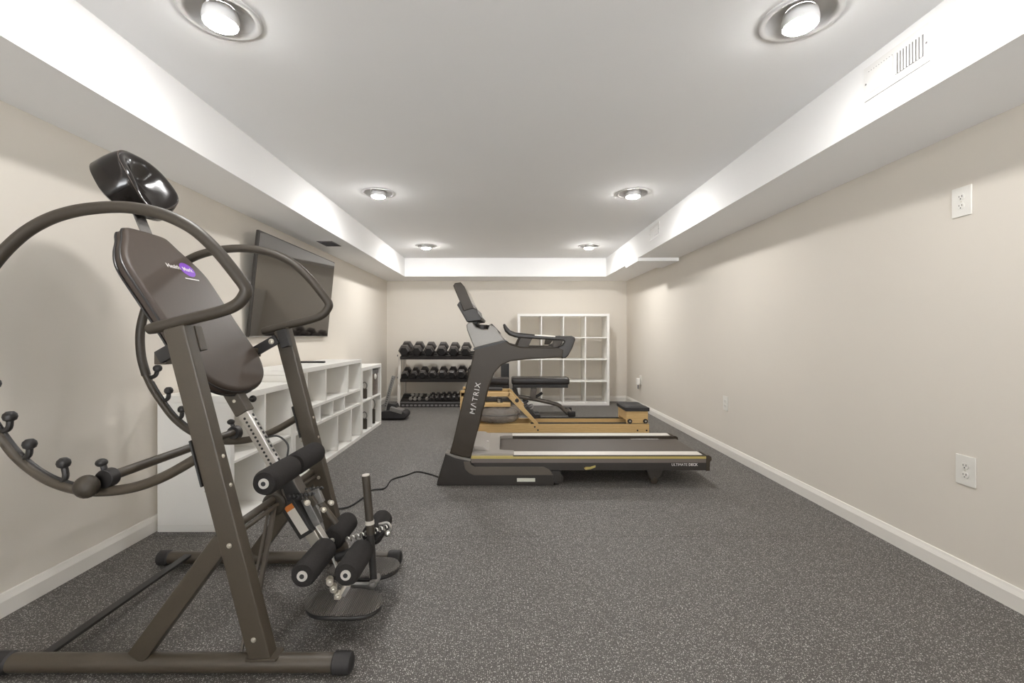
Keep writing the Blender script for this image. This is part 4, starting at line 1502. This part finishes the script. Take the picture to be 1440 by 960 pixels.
b.span((bpt(700, 585).x - 0.03, 6.20, 0.0), (bpt(700, 585).x + 0.05, 6.64, 0.06), bev=0.006)
b.obj('front_leg', 'bench_frame', wb, bO)
b = MB()
b.cyl(bpt(736, 567, 6.30), bpt(742, 562, 6.30), 0.018, 12)
b.cyl(bpt(736, 567, 6.54), bpt(742, 562, 6.54), 0.018, 12)
b.bar(bpt(738, 565), bpt(735, 559), 0.03, 0.03, up=(0, 1, 0), bev=0.003)
b.obj('pop_pin', 'frame_black', wb, bO)

# ------------------------------------------------------------------ wooden water rower
WY = 5.15
wO = V((0.6, 5.34, 0))
wr = thing('rowing_machine', wO, 'golden oak rowing machine with a clear water tank, behind the treadmill', 'rowing machine')


def wpn(px, py, y=None, Yr=5.15):
    p = at(px, py, Yr)
    return V((p.x, Yr if y is None else y, p.z))


W0, W1 = 5.15, 5.535
for y0 in (W0, W1 - 0.035):
    b = MB().span((-0.46, y0, 0.012), (1.642, y0 + 0.035, 0.112), bev=0.003)
    r = b.obj('side_rail', 'wood', wr, wO)
    for px, py in ((752, 600), (756.5, 604.5), (896.5, 605), (909.3, 605)):
        p = wpn(px, py)
        MB().cyl((p.x, y0 - 0.002, p.z), (p.x, y0 + 0.01, p.z), 0.010, 14).obj('rail_bolt', 'slot', r, wO)
    b = MB().span((0.30, y0 + (0.012 if y0 == W0 else 0.0), 0.112), (1.60, y0 + (0.034 if y0 == W0 else 0.022), 0.126), bev=0.002)
    b.obj('seat_track', 'track', r, wO)
    # sloping front frame
    b = MB()
    b.prism([wpn(716, 551.5, y0 + 0.002), wpn(719, 552.5, y0 + 0.002), wpn(758.5, 597, y0 + 0.002), wpn(752.5, 597, y0 + 0.002), wpn(713.2, 557.5, y0 + 0.002)], (0, 0.031, 0), bev=0.003)
    b.obj('sloping_leg', 'wood', wr, wO)
    b = MB()
    b.span((wpn(648, 0).x, y0 + 0.002, wpn(0, 557.5).z), (wpn(717, 0).x, y0 + 0.033, wpn(0, 551.6).z), bev=0.003)
    b.obj('top_frame', 'wood', wr, wO)
    b = MB()
    b.span((wpn(647, 0).x, y0 + 0.002, 0.0), (wpn(657.5, 0).x, y0 + 0.033, wpn(0, 549).z), bev=0.003)
    b.obj('front_post', 'wood_v', wr, wO)
for x in (-0.44, 1.615):
    b = MB().span((x - 0.015, W0 + 0.036, 0.0), (x + 0.015, W1 - 0.036, 0.105), bev=0.003)
    b.obj('cross_rail', 'wood', wr, wO)
b = MB().span((wpn(656, 0).x, W0 + 0.005, wpn(0, 572).z), (wpn(718, 0).x, W1 - 0.005, wpn(0, 567).z), bev=0.004)
b.obj('tank_deck', 'wood', wr, wO)
# water tank
TC = V((-0.075, 5.345, 0))
b = MB()
b.lathe([(0, 0.115), (0.16, 0.112), (0.222, 0.125), (0.250, 0.155), (0.258, 0.20), (0.256, 0.235), (0.235, 0.275), (0.19, 0.298), (0.10, 0.303), (0, 0.303)], TC, 'Z', 48)
tk = b.obj('water_tank', 'tank', wr, wO, angle=60)
b = MB()
for k in range(6):
    a = k * PI / 3 + 0.3
    b.bar(TC + V((0.03 * math.cos(a), 0.03 * math.sin(a), 0.20)), TC + V((0.20 * math.cos(a), 0.20 * math.sin(a), 0.20)), 0.006, 0.09, up=(0, 0, 1), bev=0.002)
b.cyl(TC + V((0, 0, 0.13)), TC + V((0, 0, 0.29)), 0.03, 18)
b.obj('paddle', 'vent_grey', tk, wO)
b = MB()
b.tube([TC + V((0.259 * math.cos(a), 0.259 * math.sin(a), 0.215)) for a in [k * 2 * PI / 48 for k in range(48)]], 0.005, 8, closed=True)
b.obj('tank_seam', 'grey_metal', tk, wO)
# pulley and works under the top frame
b = MB()
b.cyl((-0.05, W0 + 0.06, 0.365), (-0.05, W1 - 0.06, 0.365), 0.035, 18)
b.span((-0.40, W0 + 0.12, 0.347), (0.12, W1 - 0.12, 0.385), bev=0.006)
b.cyl((0.06, W0 + 0.08, 0.395), (0.06, W1 - 0.08, 0.395), 0.022, 16)
b.obj('pulley_block', 'frame_black', wr, wO)
b = MB()
b.cyl((-0.06, W0 + 0.05, 0.352), (-0.06, W0 + 0.05, 0.383), 0.018, 14)
b.obj('pulley_cap', 'chrome', wr, wO)
b = MB().span((-0.30, W0 + 0.14, 0.470), (-0.02, W1 - 0.12, 0.498), bev=0.008)
b.obj('pull_handle', 'rubber', wr, wO)
# foot boards
b = MB()
for yc in (W0 + 0.115, W1 - 0.115):
    b.prism([wpn(747, 593, yc - 0.055), wpn(757, 588, yc - 0.055), wpn(742, 572, yc - 0.055), wpn(738, 575, yc - 0.055)], (0, 0.11, 0), bev=0.006)
    b.prism([wpn(752, 590, yc - 0.05), wpn(761, 589, yc - 0.05), wpn(760, 584, yc - 0.05), wpn(754, 584, yc - 0.05)], (0, 0.10, 0), bev=0.006)
b.obj('foot_rest', 'rubber', wr, wO)
b = MB()
for yc in (W0 + 0.115, W1 - 0.115):
    P = [wpn(746, 576, yc - 0.06), wpn(750, 574, yc - 0.03), wpn(750, 574, yc + 0.03), wpn(746, 576, yc + 0.06)]
    b.tube(spline(P, 5), 0.01, 8)
b.obj('foot_strap', 'grey_metal', wr, wO)
b = MB()
b.cyl((wpn(727, 563).x, W0 - 0.01, wpn(727, 563).z), (wpn(727, 563).x, W0 + 0.045, wpn(727, 563).z), 0.022, 16, 0.003)
b.obj('strap_hook', 'rubber', wr, wO)
# sliding seat
sx0, sx1 = wpn(881, 0).x, wpn(911.5, 0).x
b = MB()
for y0 in (W0 + 0.004, W1 - 0.036):
    b.span((sx0, y0, 0.118), (sx1, y0 + 0.03, 0.258), bev=0.003)
b.span((sx0 + 0.002, W0 + 0.03, 0.15), (sx0 + 0.025, W1 - 0.035, 0.258), bev=0.003)
b.span((sx1 - 0.025, W0 + 0.03, 0.15), (sx1 - 0.002, W1 - 0.035, 0.258), bev=0.003)
ca_ = b.obj('seat_carriage', 'wood', wr, wO)
for px in (885.6, 907.6):
    for yy, s in ((W0 + 0.004, -1), (W1 - 0.006, 1)):
        x = wpn(px, 0).x
        b = MB()
        b.cyl((x, yy, 0.145), (x, yy + s * 0.016, 0.145), 0.026, 24, 0.004)
        b.mi = 1
        b.cyl((x, yy + s * 0.0165, 0.145), (x, yy + s * 0.018, 0.145), 0.011, 16)
        b.obj('seat_wheel', ['rubber', 'zinc'], ca_, wO)
tb_ = bmesh.new()
nx, ny = 14, 16
grid = []
px0, px1, py0, py1 = sx0 - 0.012, sx1 + 0.012, W0 - 0.01, W1 + 0.01
for j in range(ny + 1):
    row = []
    for i in range(nx + 1):
        u_, v_ = i / nx, j / ny
        rx, ry = abs(2 * u_ - 1), abs(2 * v_ - 1)
        edge = (1 - rx ** 6) * (1 - ry ** 6)
        z_ = 0.318 + 0.020 * (2 * v_ - 1) ** 2 * 0.5 - 0.018 * math.sin(PI * u_) * (1 - abs(2 * v_ - 1)) - 0.030 * (1 - edge)
        row.append(tb_.verts.new((px0 + (px1 - px0) * u_, py0 + (py1 - py0) * v_, z_)))
    grid.append(row)
faces = [tb_.faces.new((grid[j][i], grid[j][i + 1], grid[j + 1][i + 1], grid[j + 1][i])) for j in range(ny) for i in range(nx)]
ex = bmesh.ops.extrude_face_region(tb_, geom=faces)
for g in ex['geom']:
    if isinstance(g, bmesh.types.BMVert):
        g.co.z = 0.258
sd_ = MB()
sd_._merge(tb_)
sd_.obj('seat_cushion', 'rubber', ca_, wO, angle=50)


# ------------------------------------------------------------------ outlets on the right wall
def outlet(y, z, label):
    o = V((XR, y, z))
    t = thing('wall_outlet', o, label, 'outlet', 'white outlets on the right wall')
    MB().box((XR - 0.0035, y, z), (0.007, 0.089, 0.134), None, 0.003).obj('cover_plate', 'plastic_white', t, o)
    for s in (1, -1):
        zc_ = z + s * 0.0205
        b = MB()
        prof = [(0.0165 * math.cos(a), max(-0.0135, min(0.0135, 0.0165 * math.sin(a)))) for a in [k * 2 * PI / 32 for k in range(32)]]
        b.prism([(XR - 0.0065, y + a, zc_ + c_) for a, c_ in prof], (-0.003, 0, 0), bev=0.0008)
        so = b.obj('socket', 'plastic_white', t, o)
        b = MB()
        for dy, hh_ in ((-0.0065, 0.009), (0.0065, 0.0075)):
            b.box((XR - 0.0097, y + dy, zc_ + 0.0035), (0.001, 0.0022, hh_))
        b.cyl((XR - 0.0092, y, zc_ - 0.0075), (XR - 0.0102, y, zc_ - 0.0075), 0.0026, 12)
        b.obj('slots', 'slot', so, o)
    MB().bolt((XR - 0.0068, y, z), (-1, 0, 0), 0.0025, 0.0015).obj('plate_screw', 'zinc', t, o)
    return t


o1 = outlet(2.065, 1.718, 'white duplex outlet high on the right wall')
copy_thing(o1, (XR, 2.047, 0.504), 'white duplex outlet low on the right wall, directly below the high one')
copy_thing(o1, (XR, 4.27, 0.477), 'white duplex outlet low on the right wall, halfway along above the baseboard')
o4 = copy_thing(o1, (XR, 6.93, 0.440), 'white outlet at the far end of the right wall, with a white adapter plugged in')
pO = V((XR - 0.01, 6.93, 0.40))
pg = thing('plug_adapter', pO, 'white plug-in adapter with a dark tip in the farthest right wall outlet', 'adapter')
MB().box(pO + V((-0.032, 0, 0.015)), (0.052, 0.062, 0.10), None, 0.010).obj('adapter_body', 'plastic_white', pg, pO)
MB().box(pO + V((-0.030, 0, -0.065)), (0.020, 0.028, 0.065), None, 0.006).obj('adapter_tip', 'vent_grey', pg, pO)
MB().cyl(pO + V((-0.012, 0, 0.02)), pO + V((0.004, 0, 0.02)), 0.006, 10).obj('prong', 'zinc', pg, pO)


# ------------------------------------------------------------------ air registers
def register(y0, y1, z0, z1, label):
    o = V((SR, (y0 + y1) / 2, (z0 + z1) / 2))
    t = thing('air_register', o, label, 'vent', 'white registers on the right soffit')
    b = MB()
    b.span((SR - 0.006, y0, z0), (SR, y1, z1), bev=0.002)
    b.obj('face_plate', 'vent', t, o)
    L_ = y1 - y0
    g0, g1 = y0 + 0.022, y0 + 0.022 + L_ * 0.40
    za, zb = z0 + 0.030, z1 - 0.034
    b = MB().span((SR - 0.0072, g0, za), (SR - 0.0058, g1, zb))
    b.obj('grille_opening', 'vent_grey', t, o)
    n = 9
    for i in range(n):
        y = g0 + (g1 - g0) * (i + 0.5) / n
        MB().box((SR - 0.009, y, (za + zb) / 2), (0.0055, (g1 - g0) / n * 0.46, zb - za), Matrix.Rotation(0.35, 3, 'Z'), 0.0008).obj('louvre', 'vent', t, o)
    b = MB().span((SR - 0.0085, g1 + 0.012, za - 0.004), (SR - 0.0055, y1 - 0.035, zb + 0.004), bev=0.001)
    b.obj('closed_damper', 'vent', t, o)
    b = MB()
    for i in range(10):
        y = g1 + 0.016 + (y1 - 0.045 - g1) * i / 9
        b.box((SR - 0.0062, y, zb + 0.008), (0.001, 0.004, 0.002))
    b.obj('perforation', 'vent_grey', t, o)
    for y in (y0 + 0.010, y1 - 0.012):
        MB().bolt((SR - 0.006, y, (z0 + z1) / 2), (-1, 0, 0), 0.003, 0.002).obj('screw', 'vent_grey', t, o)
    return t


rg = register(1.708, 2.018, 2.142, 2.290, 'large white air register on the right soffit nearest the camera')
copy_thing(rg, (SR, 4.835, 2.214), 'white air register far along the right soffit, close to its step')
vO = V((-1.765, 4.59, ZS))
vt = thing('air_return', vO, 'dark louvred vent in the underside of the left soffit above the television', 'vent')
b = MB()
for lo, hi in (((-1.842, 4.465, ZS - 0.005), (-1.832, 4.715, ZS)), ((-1.698, 4.465, ZS - 0.005), (-1.688, 4.715, ZS)), ((-1.832, 4.465, ZS - 0.005), (-1.698, 4.475, ZS)), ((-1.832, 4.705, ZS - 0.005), (-1.698, 4.715, ZS))):
    b.span(lo, hi)
b.obj('vent_frame', 'vent_grey', vt, vO)
MB().span((-1.832, 4.475, ZS - 0.0015), (-1.698, 4.705, ZS - 0.0002)).obj('vent_opening', 'vent_dark', vt, vO)
for i in range(8):
    y = 4.49 + i * 0.029
    MB().box((-1.765, y, ZS - 0.004), (0.134, 0.014, 0.0015), Matrix.Rotation(0.5, 3, 'X')).obj('louvre', 'vent_grey', vt, vO)

# ------------------------------------------------------------------ recessed ceiling lights
LAB = ['recessed ceiling light nearest the camera beside the left soffit', 'recessed ceiling light nearest the camera beside the right soffit',
       'recessed ceiling light midway down the room on the left side', 'recessed ceiling light midway down the room on the right side',
       'farthest recessed ceiling light on the left, close to the back soffit', 'farthest recessed ceiling light on the right, close to the back soffit']
src = None
for (lx, ly), lab in zip(LIGHTS, LAB):
    o = V((lx, ly, ZC))
    if src is None:
        src = thing('ceiling_light', o, lab, 'ceiling light', 'recessed ceiling lights')
        b = MB()
        b.lathe([(0.142, 0.0), (0.142, -0.004), (0.136, -0.008), (0.122, -0.008), (0.114, -0.003), (0.112, 0.003)], o, 'Z', 48)
        b.obj('trim_ring', 'lamp_white', src, o, angle=60)
        b = MB()
        b.lathe([(0.1135, 0.001), (0.105, 0.010), (0.088, 0.020), (0.070, 0.025), (0.0, 0.026)], o, 'Z', 48)
        b.obj('baffle', 'lamp_ring', src, o, angle=60)
        b = MB()
        b.lathe([(0.050, 0.025), (0.060, 0.012), (0.0635, -0.010), (0.0635, -0.022), (0.062, -0.033), (0.0565, -0.0345)], o, 'Z', 36)
        b.obj('bulb_housing', 'lamp_white', src, o, angle=60)
        b = MB()
        b.lathe([(0.0565, -0.0345), (0.052, -0.0385), (0.040, -0.0425), (0.020, -0.045), (0, -0.0455)], o, 'Z', 36)
        b.obj('bulb_face', 'bulb_near', src, o, angle=80)
    else:
        c = copy_thing(src, o, lab, 'recessed ceiling lights')
        key = 'near' if abs(ly - 1.74) < 0.1 else 'middle' if abs(ly - 3.885) < 0.1 else 'far'
        for ch in c.children:
            if ch.name.startswith('bulb_face'):
                ch.material_slots[0].link = 'OBJECT'
                ch.material_slots[0].material = M['bulb_' + key]
